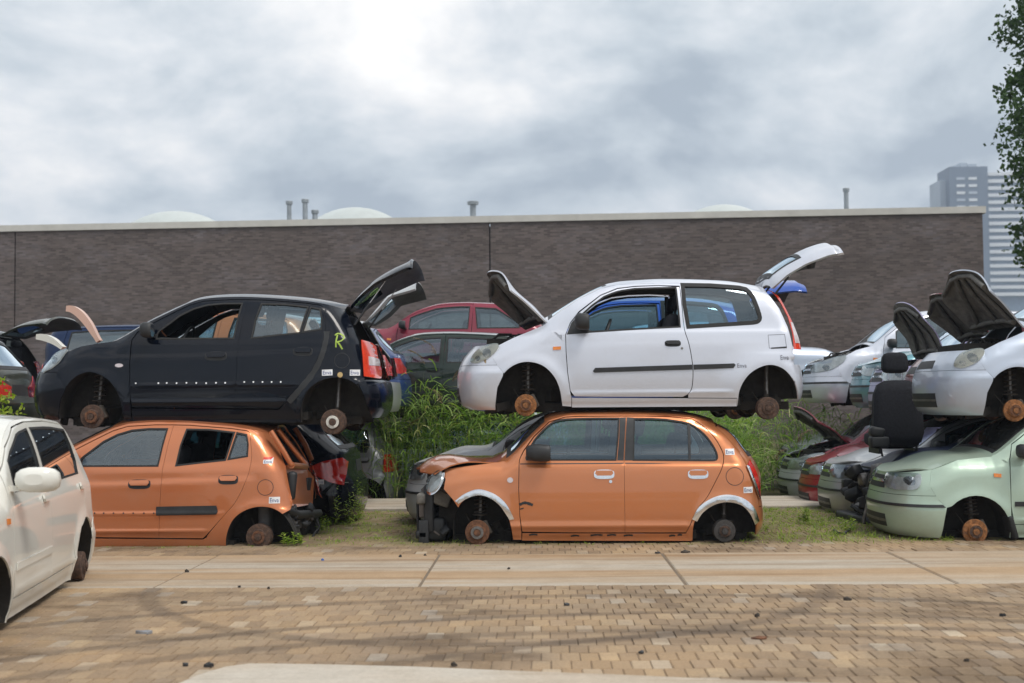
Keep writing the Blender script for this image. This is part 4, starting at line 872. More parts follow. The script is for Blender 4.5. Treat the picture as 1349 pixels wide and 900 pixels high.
    return CarType(L=L, W=W, belt=zb, xcowl=cowl[0], xhead=xh, Lf=0.50, Lr=0.32, rail=rail, top=top,
        front=[(0.12, -0.02), (0.04, 0.04), (0.01, 0.14), (0.0, 0.28), (0.02, 0.38), (0.05, 0.48), (0.10, nose)],
        rear=[(L - 0.05, 0.0), (L - 0.01, 0.1), (L, 0.26), (L - 0.02, 0.42), (L - 0.06, 0.47), (L - 0.09, zb - 0.06), (L - 0.13, zb + 0.04), (xe + 0.10, zb + 0.3), (xe, zt - 0.07)],
        fseam=[(fw - Rr, 0.0), (fw - Rr + 0.03, 0.20), (fw - Rr + 0.05, 0.29), (0.42, 0.38), (0.36, 0.50), A0], rseamB=[(rw + Rr, 0.0), (rw + Rr - 0.03, 0.2), (rw + Rr - 0.06, 0.29), (xt + 0.02, 0.46)], rseamH=rev(seamH),
        farch=far, rarch=rar, fwheel=(fw, 0.06), rwheel=(rw, 0.06), fender=F, sill=sill, quarter=Q, qwins=qw, doors=ds, handles=hs, handle_m='body',
        bands=[('side_moulding', 'front_door', [(x1 + 0.03, 0.30), (x2 - 0.03, 0.30), (x2 - 0.03, 0.345), (x1 + 0.03, 0.345)], M_TRIM, 0.010)],
        mirror=(x1 + 0.04, zb + 0.08, 0.12, 0.14, 0), zbump=zbump, zlowf=0.0, zlowr=0.02, zrbump=0.40, zrglass=zb + 0.06, zfloor=0.0,
        grille=[('air_intake', 'b', [(-0.36, 0.08), (0.36, 0.08), (0.34, 0.20), (-0.34, 0.20)], M_TRIM, 0.004), ('intake_bar', 'b', [(-0.36, 0.125), (0.36, 0.125), (0.36, 0.15), (-0.36, 0.15)], M_METAL, 0.009),
                ('bumper_strip', 'b', [(-0.99, 0.292), (0.99, 0.292), (0.99, 0.318), (-0.99, 0.318)], M_TRIM, 0.010),
                ('grille', 'p', [(-0.30, zbump + 0.05), (0.30, zbump + 0.05), (0.28, nose - 0.03), (-0.28, nose - 0.03)], M_TRIM, 0.004), ('grille_bar', 'p', [(-0.29, zbump + 0.10), (0.29, zbump + 0.10), (0.29, zbump + 0.13), (-0.29, zbump + 0.13)], M_CHROME, 0.010)],
        lamps=([('headlight', head, [(M_REFL, 0.004), (M_BULB, 0.007, circ((0.215, zbump + 0.135), 0.042)), (M_LENS, 0.018, None)])] if lamps else []) + [('taillight', tail, [(M_RED, 0.012)]), ('side_indicator', [(x1 - 0.16, zb - 0.16), (x1 - 0.09, zb - 0.165), (x1 - 0.09, zb - 0.13), (x1 - 0.16, zb - 0.125)], [(M_AMBER, 0.008)])],
        creases=[([(0.5, zb - 0.05), (2.0, zb - 0.06), (L - 0.2, zb - 0.06)], 0.008, 0.02, 'step'), ([(x1, 0.16), (rw - 0.2, 0.16)], 0.010, 0.025, 'ridge')],
        flares=[(fw, 0.06, Rr, 0.018, 0.07), (rw, 0.06, Rr, 0.018, 0.07)], disc=0.118, drum=0.11)

TP = type_p(); TT = type_t(); TC = type_c(); TS = five_door(hl=smooth([(0.075, 0.455), (0.085, 0.565), (0.14, 0.60), (0.28, 0.605), (0.31, 0.57), (0.27, 0.475), (0.20, 0.45)], 3, True))
TA = five_door(L=4.25, W=0.87, fw=0.92, rw=3.52, Rr=0.36, zt=1.27, zb=0.76, nose=0.58, cowl=(1.22, 0.80), xh=2.05, rearx=0.20, zbump=0.38)
TA.mirror = (TA.mirror[0] - 0.02, TA.mirror[1] + 0.01, 0.13, 0.16, 0.55)
TV = five_door(L=3.90, W=0.83, fw=0.80, rw=3.25, Rr=0.335, zt=1.42, zb=0.80, nose=0.62, cowl=(0.90, 0.86), xh=1.75, rearx=0.10, hl=smooth([(0.07, 0.47), (0.11, 0.585), (0.28, 0.665), (0.45, 0.705), (0.50, 0.695), (0.43, 0.60), (0.26, 0.50)], 3, True))
TH = five_door(L=3.80, W=0.82, fw=0.78, rw=3.20, Rr=0.33, zt=1.22, zb=0.72, nose=0.58, cowl=(1.05, 0.76), xh=1.85, rearx=0.22, doors=3, slope=1.1)
# ------------------------------------------------------------------ the setting: ground, paving, slabs
def wpos(n, L):
    g = n('ShaderNodeNewGeometry'); return g.outputs['Position']
def mapped(n, L, v, scale=(1, 1, 1), loc=(0, 0, 0), rot=(0, 0, 0)):
    m = n('ShaderNodeMapping'); L(v, m.inputs[0]); m.inputs['Scale'].default_value = scale; m.inputs['Location'].default_value = loc; m.inputs['Rotation'].default_value = rot; return m.outputs[0]
def ring_mask(n, L, pos, cx, cy, r, w):
    """soft tyre mark: part of a circle on the ground"""
    d = n('ShaderNodeVectorMath'); d.operation = 'DISTANCE'
    fl = n('ShaderNodeVectorMath'); fl.operation = 'MULTIPLY'; L(pos, fl.inputs[0]); fl.inputs[1].default_value = (1, 1, 0)
    L(fl.outputs[0], d.inputs[0]); d.inputs[1].default_value = (cx, cy, 0)
    a = fmath(n, L, 'ABSOLUTE', fmath(n, L, 'SUBTRACT', d.outputs['Value'], r))
    m = n('ShaderNodeMapRange'); L(a, m.inputs[0]); m.inputs[1].default_value = w; m.inputs[2].default_value = w * 0.3; m.inputs[3].default_value = 0; m.inputs[4].default_value = 1; m.interpolation_type = 'SMOOTHSTEP'
    return m.outputs[0]
def paver_mat(name, moss):
    m, nt, n, L, out = newmat(name); b = P(n, (0.3, 0.22, 0.15), 0.85, spec=0.35)
    pos = wpos(n, L); gi = n('ShaderNodeNewGeometry'); oi = n('ShaderNodeObjectInfo')
    rnd = fmath(n, L, 'FRACT', fmath(n, L, 'ADD', fmath(n, L, 'MULTIPLY', gi.outputs['Random Per Island'], 7.31), oi.outputs['Random']))
    base = ramp(n, L, rnd, [(0.0, (0.25, 0.185, 0.125)), (0.2, (0.33, 0.24, 0.15)), (0.4, (0.29, 0.215, 0.145)), (0.6, (0.36, 0.27, 0.175)), (0.8, (0.31, 0.235, 0.165)), (0.9, (0.41, 0.31, 0.20)), (0.97, (0.36, 0.31, 0.255)), (1.0, (0.47, 0.40, 0.31))])
    n1 = tnoise(n, L, mapped(n, L, pos, (0.55, 0.9, 1)), 1.3, 6, 0.6, 0.5)
    st = ramp(n, L, n1.outputs['Fac'], [(0.36, (0.50, 0.46, 0.42)), (0.48, (0.90, 0.88, 0.86)), (0.62, (1.16, 1.08, 0.97))])
    c = mixc(n, L, 1.0, base.outputs[0], st.outputs[0], 'MULTIPLY')
    sand = tnoise(n, L, mapped(n, L, pos, (0.5, 1.4, 1), (3, 1, 0)), 1.6, 7, 0.65, 0.6)
    sf = n('ShaderNodeMapRange'); L(sand.outputs['Fac'], sf.inputs[0]); sf.inputs[1].default_value = 0.42; sf.inputs[2].default_value = 0.66; sf.inputs[3].default_value = 0.0; sf.inputs[4].default_value = 0.5
    c = mixc(n, L, sf.outputs[0], c, (0.34, 0.235, 0.145))
    if not moss:
        brk = tnoise(n, L, pos, 3.0, 5, 0.6)
        for (cx, cy, r, w) in ((0.9, 2.6, 5.85, 0.09), (0.6, 2.2, 7.0, 0.10), (-0.4, 9.9, 2.5, 0.11), (0.5, 3.2, 4.6, 0.12), (1.9, 3.6, 4.25, 0.10)):
            k = ring_mask(n, L, pos, cx, cy, r, w)
            k = fmath(n, L, 'MULTIPLY', k, fmath(n, L, 'MULTIPLY', brk.outputs['Fac'], 0.95))
            c = mixc(n, L, k, c, (0.105, 0.075, 0.052))
    else:
        mn = tnoise(n, L, mapped(n, L, pos, (0.8, 1.0, 1), (7, 2, 0)), 1.9, 8, 0.7, 0.4)
        mf = n('ShaderNodeMapRange'); L(mn.outputs['Fac'], mf.inputs[0]); mf.inputs[1].default_value = 0.42; mf.inputs[2].default_value = 0.60; mf.inputs[3].default_value = 0.0; mf.inputs[4].default_value = 0.85
        sy = n('ShaderNodeSeparateXYZ'); L(pos, sy.inputs[0]); yy = n('ShaderNodeMapRange'); L(sy.outputs['Y'], yy.inputs[0]); yy.inputs[1].default_value = 12.2; yy.inputs[2].default_value = 12.9
        c = mixc(n, L, fmath(n, L, 'MULTIPLY', mf.outputs[0], yy.outputs[0]), c, (0.19, 0.205, 0.05))
        c = mixc(n, L, fmath(n, L, 'MULTIPLY', yy.outputs[0], 0.25), c, (0.13, 0.10, 0.065))
    fine = tnoise(n, L, pos, 60, 4, 0.7); fr = ramp(n, L, fine.outputs['Fac'], [(0.3, (0.72, 0.72, 0.72)), (0.7, (1.15, 1.15, 1.15))])
    c = mixc(n, L, 0.8, c, fr.outputs[0], 'MULTIPLY')
    L(c, b.inputs['Base Color']); L(bump(n, L, fine.outputs['Fac'], 0.5, 0.006), b.inputs['Normal']); L(b.outputs[0], out.inputs[0]); return m
def slab_mat(name, base, streak=0.8, sandc=(0.40, 0.265, 0.15), sc_=(0.22, 3.2, 1)):
    m, nt, n, L, out = newmat(name); b = P(n, base, 0.85, spec=0.3)
    pos = wpos(n, L); n1 = tnoise(n, L, mapped(n, L, pos, sc_), 1.0, 7, 0.6, 0.6); n2 = tnoise(n, L, mapped(n, L, pos, (0.16, 2.6, 1), (1, 5, 0), (0, 0, 0.03)), 2.0, 5, 0.55, 0.5)
    f = n('ShaderNodeMapRange'); L(n1.outputs['Fac'], f.inputs[0]); f.inputs[1].default_value = 0.40; f.inputs[2].default_value = 0.60; f.inputs[3].default_value = 0.0; f.inputs[4].default_value = streak
    c = mixc(n, L, f.outputs[0], base, sandc)
    d = ramp(n, L, n2.outputs['Fac'], [(0.34, (0.74, 0.66, 0.58)), (0.46, (0.98, 0.97, 0.96)), (0.68, (1.06, 1.05, 1.04))]); c = mixc(n, L, 0.9, c, d.outputs[0], 'MULTIPLY')
    n3 = tnoise(n, L, pos, 4.0, 6, 0.7, 0.3); r3 = ramp(n, L, n3.outputs['Fac'], [(0.35, (0.88, 0.86, 0.83)), (0.6, (1.04, 1.04, 1.04))]); c = mixc(n, L, 0.7, c, r3.outputs[0], 'MULTIPLY')
    fine = tnoise(n, L, pos, 45, 6, 0.75); fr = ramp(n, L, fine.outputs['Fac'], [(0.3, (0.80, 0.80, 0.80)), (0.7, (1.10, 1.10, 1.10))]); c = mixc(n, L, 0.8, c, fr.outputs[0], 'MULTIPLY')
    L(c, b.inputs['Base Color']); L(bump(n, L, fine.outputs['Fac'], 0.4, 0.008), b.inputs['Normal']); L(b.outputs[0], out.inputs[0]); return m
def soil_mat():
    m, nt, n, L, out = newmat('soil'); b = P(n, (0.1, 0.08, 0.05), 0.95, spec=0.2); pos = wpos(n, L)
    a = tnoise(n, L, pos, 1.4, 8, 0.7); r = ramp(n, L, a.outputs['Fac'], [(0.3, (0.085, 0.065, 0.042)), (0.5, (0.11, 0.095, 0.05)), (0.7, (0.075, 0.095, 0.03))]); L(r.outputs[0], b.inputs['Base Color'])
    L(bump(n, L, a.outputs['Fac'], 0.8, 0.05), b.inputs['Normal']); L(b.outputs[0], out.inputs[0]); return m
HAZE = 0.0007
M_SOIL = soil_mat(); M_PAVE = paver_mat('brown_pavers', False); M_PAVEM = paver_mat('mossy_pavers', True)
M_SLAB = slab_mat('sandy_concrete', (0.44, 0.385, 0.315), 0.85, (0.40, 0.27, 0.155), (0.10, 1.5, 1)); M_SLAB2 = slab_mat('pale_concrete', (0.50, 0.455, 0.39), 0.5, (0.46, 0.36, 0.26), (0.5, 1.2, 1))
M_JOINT = plain('joint_sand', (0.17, 0.13, 0.09), 0.95, 0, 0.35, 30)

mb = MB(); S_ = 1500
mb.add([(-S_, -300, -0.07), (S_, -300, -0.07), (S_, S_, -0.07), (-S_, S_, -0.07)], [(0, 1, 2, 3)])
tag(mb.build('ground', M_SOIL), kind='structure')
mb = MB(); mb.add([(-30, -30, -0.004), (30, -30, -0.004), (30, 16.3, -0.004), (-30, 16.3, -0.004)], [(0, 1, 2, 3)])
paving = tag(mb.build('paving', M_JOINT), kind='structure')

SY0, SY1 = 9.69, 11.69
def paver_mesh(w, d, seed):
    r = random.Random(seed); c = 0.005; j = lambda: r.uniform(-0.002, 0.002)
    w2, d2 = w / 2 - 0.0013, d / 2 - 0.0016
    t = [(-w2 + c + j(), -d2 + c + j(), 0.0), (w2 - c + j(), -d2 + c + j(), 0.0), (w2 - c + j(), d2 - c + j(), 0.0), (-w2 + c + j(), d2 - c + j(), 0.0)]
    k = [(-w2, -d2, -0.006), (w2, -d2, -0.006), (w2, d2, -0.006), (-w2, d2, -0.006)]; q = [(x, y, -0.06) for x, y, z in k]
    V = t + k + q; Fs = [(0, 1, 2, 3)] + [(4 + i, 4 + (i + 1) % 4, (i + 1) % 4, i) for i in range(4)] + [(8 + i, 8 + (i + 1) % 4, 4 + (i + 1) % 4, 4 + i) for i in range(4)]
    return V, Fs
PVW, PVD = 0.105, 0.21
pm = []
for k in range(5):
    V, Fs = paver_mesh(PVW, PVD, k); me = bpy.data.meshes.new('paver'); me.from_pydata(V, [], Fs); me.materials.append(M_PAVE); pm.append((me, np.array(V), Fs))
def lay(y0, y1, x0, x1):
    row = 0; y = y0; r = []
    while y + PVD <= y1 + 0.001:
        x = x0 + (row % 2) * PVW / 2
        while x < x1: r.append((x, y + PVD / 2)); x += PVW
        y += PVD; row += 1
    return r
field = lay(SY0 - 0.006 - 24 * PVD, SY0, -6.2, 5.8)
vis = []
for i, (x, y) in enumerate(field):
    c = W2C @ Vector((x, y, -CAM_H)); px, py = CX + F_PX * c.x / -c.z, CY - F_PX * c.y / -c.z
    if 5 < px < 1344 and py < 893 and not (px > 245 and py > 872 + (px - 325) * 0.033 and px < 1100): vis.append((y, abs(px - 700), i))
near300 = set(i for _, _, i in sorted(vis)[:300])
sv, sf = [], []
for i, (x, y) in enumerate(field):
    me, V, Fs = pm[rng.integers(5)]; z = float(rng.normal(0, 0.0012)) + 0.004 + 0.002 * math.sin(x * 1.3 + y * 0.7); rz = float(rng.normal(0, 0.012))
    if i in near300:
        o = bpy.data.objects.new('paver', me); col.objects.link(o); o.parent = paving; o.location = (x, y, z); o.rotation_euler = (rng.normal(0, .006), rng.normal(0, .006), rz)
    else:
        c_, s_ = math.cos(rz), math.sin(rz); b = len(sv)
        sv += [(x + a * c_ - d * s_, y + a * s_ + d * c_, z + e) for a, d, e in V]; sf += [[q + b for q in f] for f in Fs]
me = bpy.data.meshes.new('pavers'); me.from_pydata(sv, [], sf); me.materials.append(M_PAVE)
o = bpy.data.objects.new('pavers', me); col.objects.link(o); o.parent = paving; o['kind'] = 'stuff'
sv, sf = [], []
for (x, y) in lay(SY1 + 0.006, 16.28, -7.5, 7.5):
    me, V, Fs = pm[rng.integers(5)]; z = float(rng.normal(0, 0.002)) + 0.003; b = len(sv)
    sv += [(x + a, y + d, z + e) for a, d, e in V]; sf += [[q + b for q in f] for f in Fs]
me = bpy.data.meshes.new('mossy_pavers'); me.from_pydata(sv, [], sf); me.materials.append(M_PAVEM)
o = bpy.data.objects.new('mossy_pavers', me); col.objects.link(o); o.parent = paving; o['kind'] = 'stuff'

def slab(w, d, t=0.14, ch=0.012):
    m = MB(); w2, d2 = w / 2 - 0.006, d / 2 - 0.006
    V = [(-w2 + ch, -d2 + ch, 0), (w2 - ch, -d2 + ch, 0), (w2 - ch, d2 - ch, 0), (-w2 + ch, d2 - ch, 0)] + [(-w2, -d2, -ch), (w2, -d2, -ch), (w2, d2, -ch), (-w2, d2, -ch)] + [(-w2, -d2, -t), (w2, -d2, -t), (w2, d2, -t), (-w2, d2, -t)]
    m.add(V, [(0, 1, 2, 3)] + [(4 + i, 4 + (i + 1) % 4, (i + 1) % 4, i) for i in range(4)] + [(8 + i, 8 + (i + 1) % 4, 4 + (i + 1) % 4, 4 + i) for i in range(4)])
    return m.mesh('concrete_slab')
strip = tag(empty('concrete_track', (0, (SY0 + SY1) / 2, 0)), kind='structure')
sm = slab(2.0, SY1 - SY0); xj = unproj(551.2, 768.4, SY0)[0]
for k in range(-4, 6):
    o = link('concrete_slab', sm, strip, [M_SLAB]); o.location = (xj + 2.0 * k + 1.0, 0, 0.003 + 0.003 * ((k * 7) % 3 - 1)); o.rotation_euler = (0.0, 0.0008 * ((k * 5) % 3 - 1), 0)
path = tag(empty('concrete_path', (0, 17.1, 0)), kind='structure')
sm2 = slab(2.0, 1.6)
for k in range(-6, 7):
    o = link('concrete_slab', sm2, path, [M_SLAB2]); o.location = (xj + 2.0 * k + 0.4, 0, 0.03)
# worn concrete edge at the very front
fx = [unproj(a, b, 6.6) for a, b in ()]
def gpt(px, py):
    d = C2W @ Vector((px - CX, -(py - CY), -F_PX)); k = -CAM_H / d.z; return d.x * k, d.y * k
mb = MB(); e0 = [gpt(*q) for q in ((232, 905), (262, 892), (298, 881), (330, 877), (420, 878), (540, 881), (680, 887), (800, 891), (930, 897), (1060, 902), (1400, 912))]
pts = [(e0[0][0] - 0.15, 4.0)] + e0 + [(e0[-1][0], 4.0)]
mb.add([(x, y, 0.012) for x, y in pts] + [(x, y, -0.05) for x, y in pts], [list(range(len(pts)))[::-1]] + [(i, (i + 1) % len(pts), len(pts) + (i + 1) % len(pts), len(pts) + i) for i in range(len(pts))])
tag(mb.build('concrete_apron', M_SLAB2), kind='structure')

# ------------------------------------------------------------------ hall with brick wall
def brick_mat():
    m, nt, n, L, out = newmat('dark_brick'); b = P(n, (0.1, 0.08, 0.07), 0.75, spec=0.35)
    tc = n('ShaderNodeTexCoord'); v = tc.outputs['Object']
    sp = n('ShaderNodeSeparateXYZ'); L(v, sp.inputs[0]); cb = n('ShaderNodeCombineXYZ'); L(sp.outputs['X'], cb.inputs[0]); L(sp.outputs['Z'], cb.inputs[1])
    br = n('ShaderNodeTexBrick'); L(cb.outputs[0], br.inputs['Vector']); br.inputs['Scale'].default_value = 1.0
    br.inputs['Brick Width'].default_value = 0.22; br.inputs['Row Height'].default_value = 0.0625; br.inputs['Mortar Size'].default_value = 0.006; br.offset = 0.5
    br.inputs['Color1'].default_value = (0.080, 0.062, 0.058, 1); br.inputs['Color2'].default_value = (0.158, 0.124, 0.116, 1); br.inputs['Mortar'].default_value = (0.125, 0.11, 0.10, 1); br.inputs['Bias'].default_value = 0.0
    a = tnoise(n, L, mapped(n, L, v, (0.5, 1, 0.9)), 0.5, 5, 0.55, 0.2); r = ramp(n, L, a.outputs['Fac'], [(0.3, (0.88, 0.87, 0.86)), (0.5, (1, 1, 1)), (0.72, (1.12, 1.11, 1.12))])
    c = mixc(n, L, 1.0, br.outputs['Color'], r.outputs[0], 'MULTIPLY')
    w = tnoise(n, L, mapped(n, L, v, (0.8, 1, 1.5), (5, 0, 2)), 0.7, 5, 0.55, 0.3); wf_ = n('ShaderNodeMapRange'); L(w.outputs['Fac'], wf_.inputs[0]); wf_.inputs[1].default_value = 0.48; wf_.inputs[2].default_value = 0.68; wf_.inputs[3].default_value = 0; wf_.inputs[4].default_value = 0.26
    b2 = n('ShaderNodeTexBrick'); L(mapped(n, L, cb.outputs[0], (1, 1, 1), (22.0, 6.25, 0)), b2.inputs['Vector']); b2.inputs['Scale'].default_value = 1.0; b2.offset = 0.5
    b2.inputs['Brick Width'].default_value = 0.22; b2.inputs['Row Height'].default_value = 0.0625; b2.inputs['Mortar Size'].default_value = 0.004
    b2.inputs['Color1'].default_value = (0, 0, 0, 1); b2.inputs['Color2'].default_value = (1, 1, 1, 1); b2.inputs['Mortar'].default_value = (0.2, 0.2, 0.2, 1)
    wk = fmath(n, L, 'MULTIPLY', wf_.outputs[0], fmath(n, L, 'MULTIPLY', b2.outputs['Color'], 1.6))
    c = mixc(n, L, wk, c, (0.26, 0.235, 0.26))
    L(c, b.inputs['Base Color']); L(b.outputs[0], out.inputs[0]); return m
M_BRICK = brick_mat(); M_COPE = plain('coping_metal', (0.60, 0.58, 0.54), 0.6, 0.0, 0.12, 1.2); M_DARK = plain('dark_gap', (0.02, 0.02, 0.02), 0.9)
M_ROOFM = plain('roof_sheet', (0.36, 0.38, 0.37), 0.6, 0.0, 0.1, 1.0); M_DOME = plain('skylight_plastic', (0.50, 0.54, 0.53), 0.45, 0.0, 0.10, 0.7); M_GALV = plain('galvanised', (0.30, 0.33, 0.36), 0.5, 0.3, 0.2, 3)
YR, YL = 43.0, 44.9
xr_w, zr_w = unproj(1295, 272.0, YR); hall_h = zr_w
xl_w = -46.0; ang = math.atan2(YL - YR, -18.8 - xr_w) 
hall = empty('industrial_hall', (xr_w, YR, -0.07), (0, 0, math.atan2(YL - YR, -33.4) - math.pi))
tag(hall, 'long windowless hall with dark brown brick wall and pale roof edge', 'building')
# local axes: x runs to the left along the wall front as negative values, y goes back
def wl(px):                                        # wall x (local) under a pixel column
    lo, hi = -70.0, 0.0
    for _ in range(50):
        m_ = (lo + hi) / 2; w_ = hall_m @ Vector((m_, 0, 4)); c = W2C @ (w_ - Vector((0, 0, CAM_H)))
        if CX + F_PX * c.x / -c.z < px: lo = m_
        else: hi = m_
    return (lo + hi) / 2
hall_m = Matrix.Translation(hall.location) @ hall.rotation_euler.to_matrix().to_4x4()
hh = hall_h + 0.07
edges = [-64.0, wl(19) - 16.05, wl(19), wl(646), 0.0]
for a, b in zip(edges[:-1], edges[1:]):
    mb = MB(); mb.box(((a + b) / 2, 0.15, (hh - 0.22) / 2), (b - a - 0.05, 0.30, hh - 0.22)); mb.build('wall_panel', M_BRICK, hall)
mb = MB(); mb.box((-32, 0.36, hh / 2 - 0.15), (63.9, 0.1, hh - 0.35)); mb.build('wall_core', M_DARK, hall)
mb = MB(); mb.box((-0.15, 14.4, (hh - 0.22) / 2), (0.30, 28.0, hh - 0.22)); mb.build('side_wall', M_BRICK, hall)
mb = MB(); mb.box((-32, 0.17, hh - 0.11), (64.16, 0.46, 0.22)); mb.build('roof_edge', M_COPE, hall)
mb = MB(); mb.box((-32, 14.5, hh - 0.34), (63.6, 27.8, 0.12)); mb.build('roof', M_ROOFM, hall)
for (a, b, t, yy) in ((190, 266, 277.5, 9), (428, 505, 273, 8), (921, 984, 270.0, 8)):
    x0, x1 = wl(a), wl(b); k = (YR + yy) / YR; x0 *= 1; w_ = (x1 - x0) * 1.18;  xm = (x0 + x1) / 2
    wv = hall_m @ Vector((xm, yy, 0)); ztop = unproj((a + b) / 2, t, wv.y)[1] + 0.07
    xw_ = unproj((a + b) / 2, t, wv.y)[0]; xm = (hall_m.inverted() @ Vector((xw_, wv.y, 0))).x
    V, Fs = [], []; nu, nv = 28, 12; r0 = ztop - (hh - 0.5); zo_ = CAM_H + (hh - CAM_H) * wv.y / YR - (hh - 0.5); w_ /= math.sqrt(max(0.05, 1 - min(0.97, zo_ / r0) ** 2))
    for i in range(nv + 1):
        for j in range(nu):
            ph = math.pi / 2 * i / nv; th = 2 * math.pi * j / nu
            V.append((xm + w_ / 2 * math.cos(ph) * math.cos(th), yy + 1.6 * math.cos(ph) * math.sin(th), hh - 0.5 + r0 * math.sin(ph)))
    Fs = [(i * nu + j, i * nu + (j + 1) % nu, (i + 1) * nu + (j + 1) % nu, (i + 1) * nu + j) for i in range(nv) for j in range(nu)]
    mb = MB(); mb.add(V, Fs, 0, True); mb.build('skylight', M_DOME, hall)
for (px, t, r, cap, yy) in ((381, 265, 0.085, 0.13, 3), (402, 262.5, 0.095, 0.14, 3), (415, 277, 0.10, 0.14, 3.2), (623, 265.5, 0.11, 0.21, 3), (1114.5, 248, 0.085, 0.12, 3)):
    xw_, zt_ = unproj(px, t, YR + yy + 0.6); q = hall_m.inverted() @ Vector((xw_, YR + yy + 0.6, 0)); zt_ += 0.07
    mb = MB(); mb.lathe([(r, hh - 0.4), (r, zt_ - 0.14), (cap * 0.95, zt_ - 0.12), (cap, zt_ - 0.02), (cap * 0.9, zt_), (0, zt_ + 0.01)], (q.x, q.y, 0), 'z', 14); mb.build('roof_vent', M_GALV, hall)

# ------------------------------------------------------------------ tower block far behind
YT_ = 540.0; s_t = F_PX / YT_
tw = empty('tower_block', (unproj(1297, 400, YT_)[0], YT_, -0.07)); tag(tw, 'tall blue grey and white banded tower block behind the brick hall', 'tower')
M_TW = plain('tower_white', (0.72, 0.75, 0.78), 0.7, 0, 0.05, 0.1); M_TG = plain('tower_glazing', (0.16, 0.22, 0.30), 0.3, 0, 0.15, 0.4); M_TB = plain('tower_slate', (0.12, 0.16, 0.22), 0.6, 0, 0.1, 0.1); M_TP = plain('tower_pale', (0.42, 0.48, 0.55), 0.7, 0, 0.1, 0.1)
zt_ = unproj(1320, 226, YT_)[1]; fl = 9.35 / s_t
def part_box(name, c, d, m): 
    b = MB(); b.box(c, d); return b.build(name, m, tw)
part_box('core', (17, 9, zt_ / 2), (33.4, 14, zt_ - 1), M_TG)
nf_ = int(zt_ / fl)
for k in range(nf_ + 1):
    z = zt_ - 0.8 - k * fl
    if z > 40: part_box('floor_band', (17, 8.6, z), (34, 16, fl * 0.47), M_TW)
part_box('corner_pier', (1.2, 0.4, zt_ / 2), (2.6, 0.9, zt_), M_TG)
za = unproj(1275, 221, YT_)[1]; xa = (1252 - 1297) / s_t; wa = 50 / s_t
part_box('stair_tower', (xa + wa / 2, 5, za / 2), (wa, 16, za), M_TB)
part_box('side_wing', (xa - 1.2, 9, unproj(1248, 236, YT_)[1] / 2), (2.6, 14, unproj(1248, 236, YT_)[1]), M_TP)
for k in range(8):
    for j in range(2):
        part_box('window', (xa + 4.6 + j * 5.0, -3.05, za - 5 - k * fl), (3.4, 0.3, 1.1), M_TW if (k + j) % 3 else M_TP)
zc_ = unproj(1278, 213, YT_)[1]
for (a, w_, t) in ((1263, 9, 217), (1273, 9, 213), (1283, 11, 215), (1292, 7, 219)): part_box('plant_room', ((a - 1297) / s_t + w_ / 2 / s_t, 6, (za + unproj(a, t, YT_)[1]) / 2), (w_ / s_t, 6, unproj(a, t, YT_)[1] - za + 0.4), M_TP)

# ------------------------------------------------------------------ plants
def leaf_mat(name, cols, trans=0.35):
    m, nt, n, L, out = newmat(name); g = n('ShaderNodeNewGeometry')
    r = ramp(n, L, g.outputs['Random Per Island'], cols)
    b = P(n, None, 0.55, spec=0.4); L(r.outputs[0], b.inputs['Base Color'])
    t = n('ShaderNodeBsdfTranslucent'); tcol = mixc(n, L, 1.0, r.outputs[0], (1.3, 1.5, 0.6), 'MULTIPLY'); L(tcol, t.inputs[0])
    mx = n('ShaderNodeMixShader'); mx.inputs[0].default_value = trans; L(b.outputs[0], mx.inputs[1]); L(t.outputs[0], mx.inputs[2]); L(mx.outputs[0], out.inputs[0]); return m
M_REED = leaf_mat('reed_leaf', [(0.0, (0.09, 0.17, 0.03)), (0.35, (0.16, 0.28, 0.05)), (0.7, (0.26, 0.38, 0.09)), (0.9, (0.36, 0.43, 0.15)), (1.0, (0.48, 0.44, 0.24))])
M_PLUME = leaf_mat('reed_plume', [(0.0, (0.14, 0.09, 0.06)), (0.6, (0.24, 0.17, 0.11)), (1.0, (0.34, 0.26, 0.18))], 0.2)
M_WEED = leaf_mat('weed_leaf', [(0.0, (0.14, 0.22, 0.03)), (0.6, (0.26, 0.36, 0.05)), (1.0, (0.40, 0.45, 0.10))])
M_LEAF = leaf_mat('poplar_leaf', [(0.0, (0.025, 0.06, 0.015)), (0.6, (0.05, 0.105, 0.025)), (1.0, (0.085, 0.15, 0.04))], 0.25)
M_SAP = leaf_mat('sapling_leaf', [(0.0, (0.17, 0.26, 0.02)), (0.6, (0.28, 0.38, 0.035)), (1.0, (0.40, 0.46, 0.07))], 0.45)
M_BARK = plain('bark', (0.10, 0.085, 0.065), 0.9, 0, 0.4, 8, bumps=0.6)
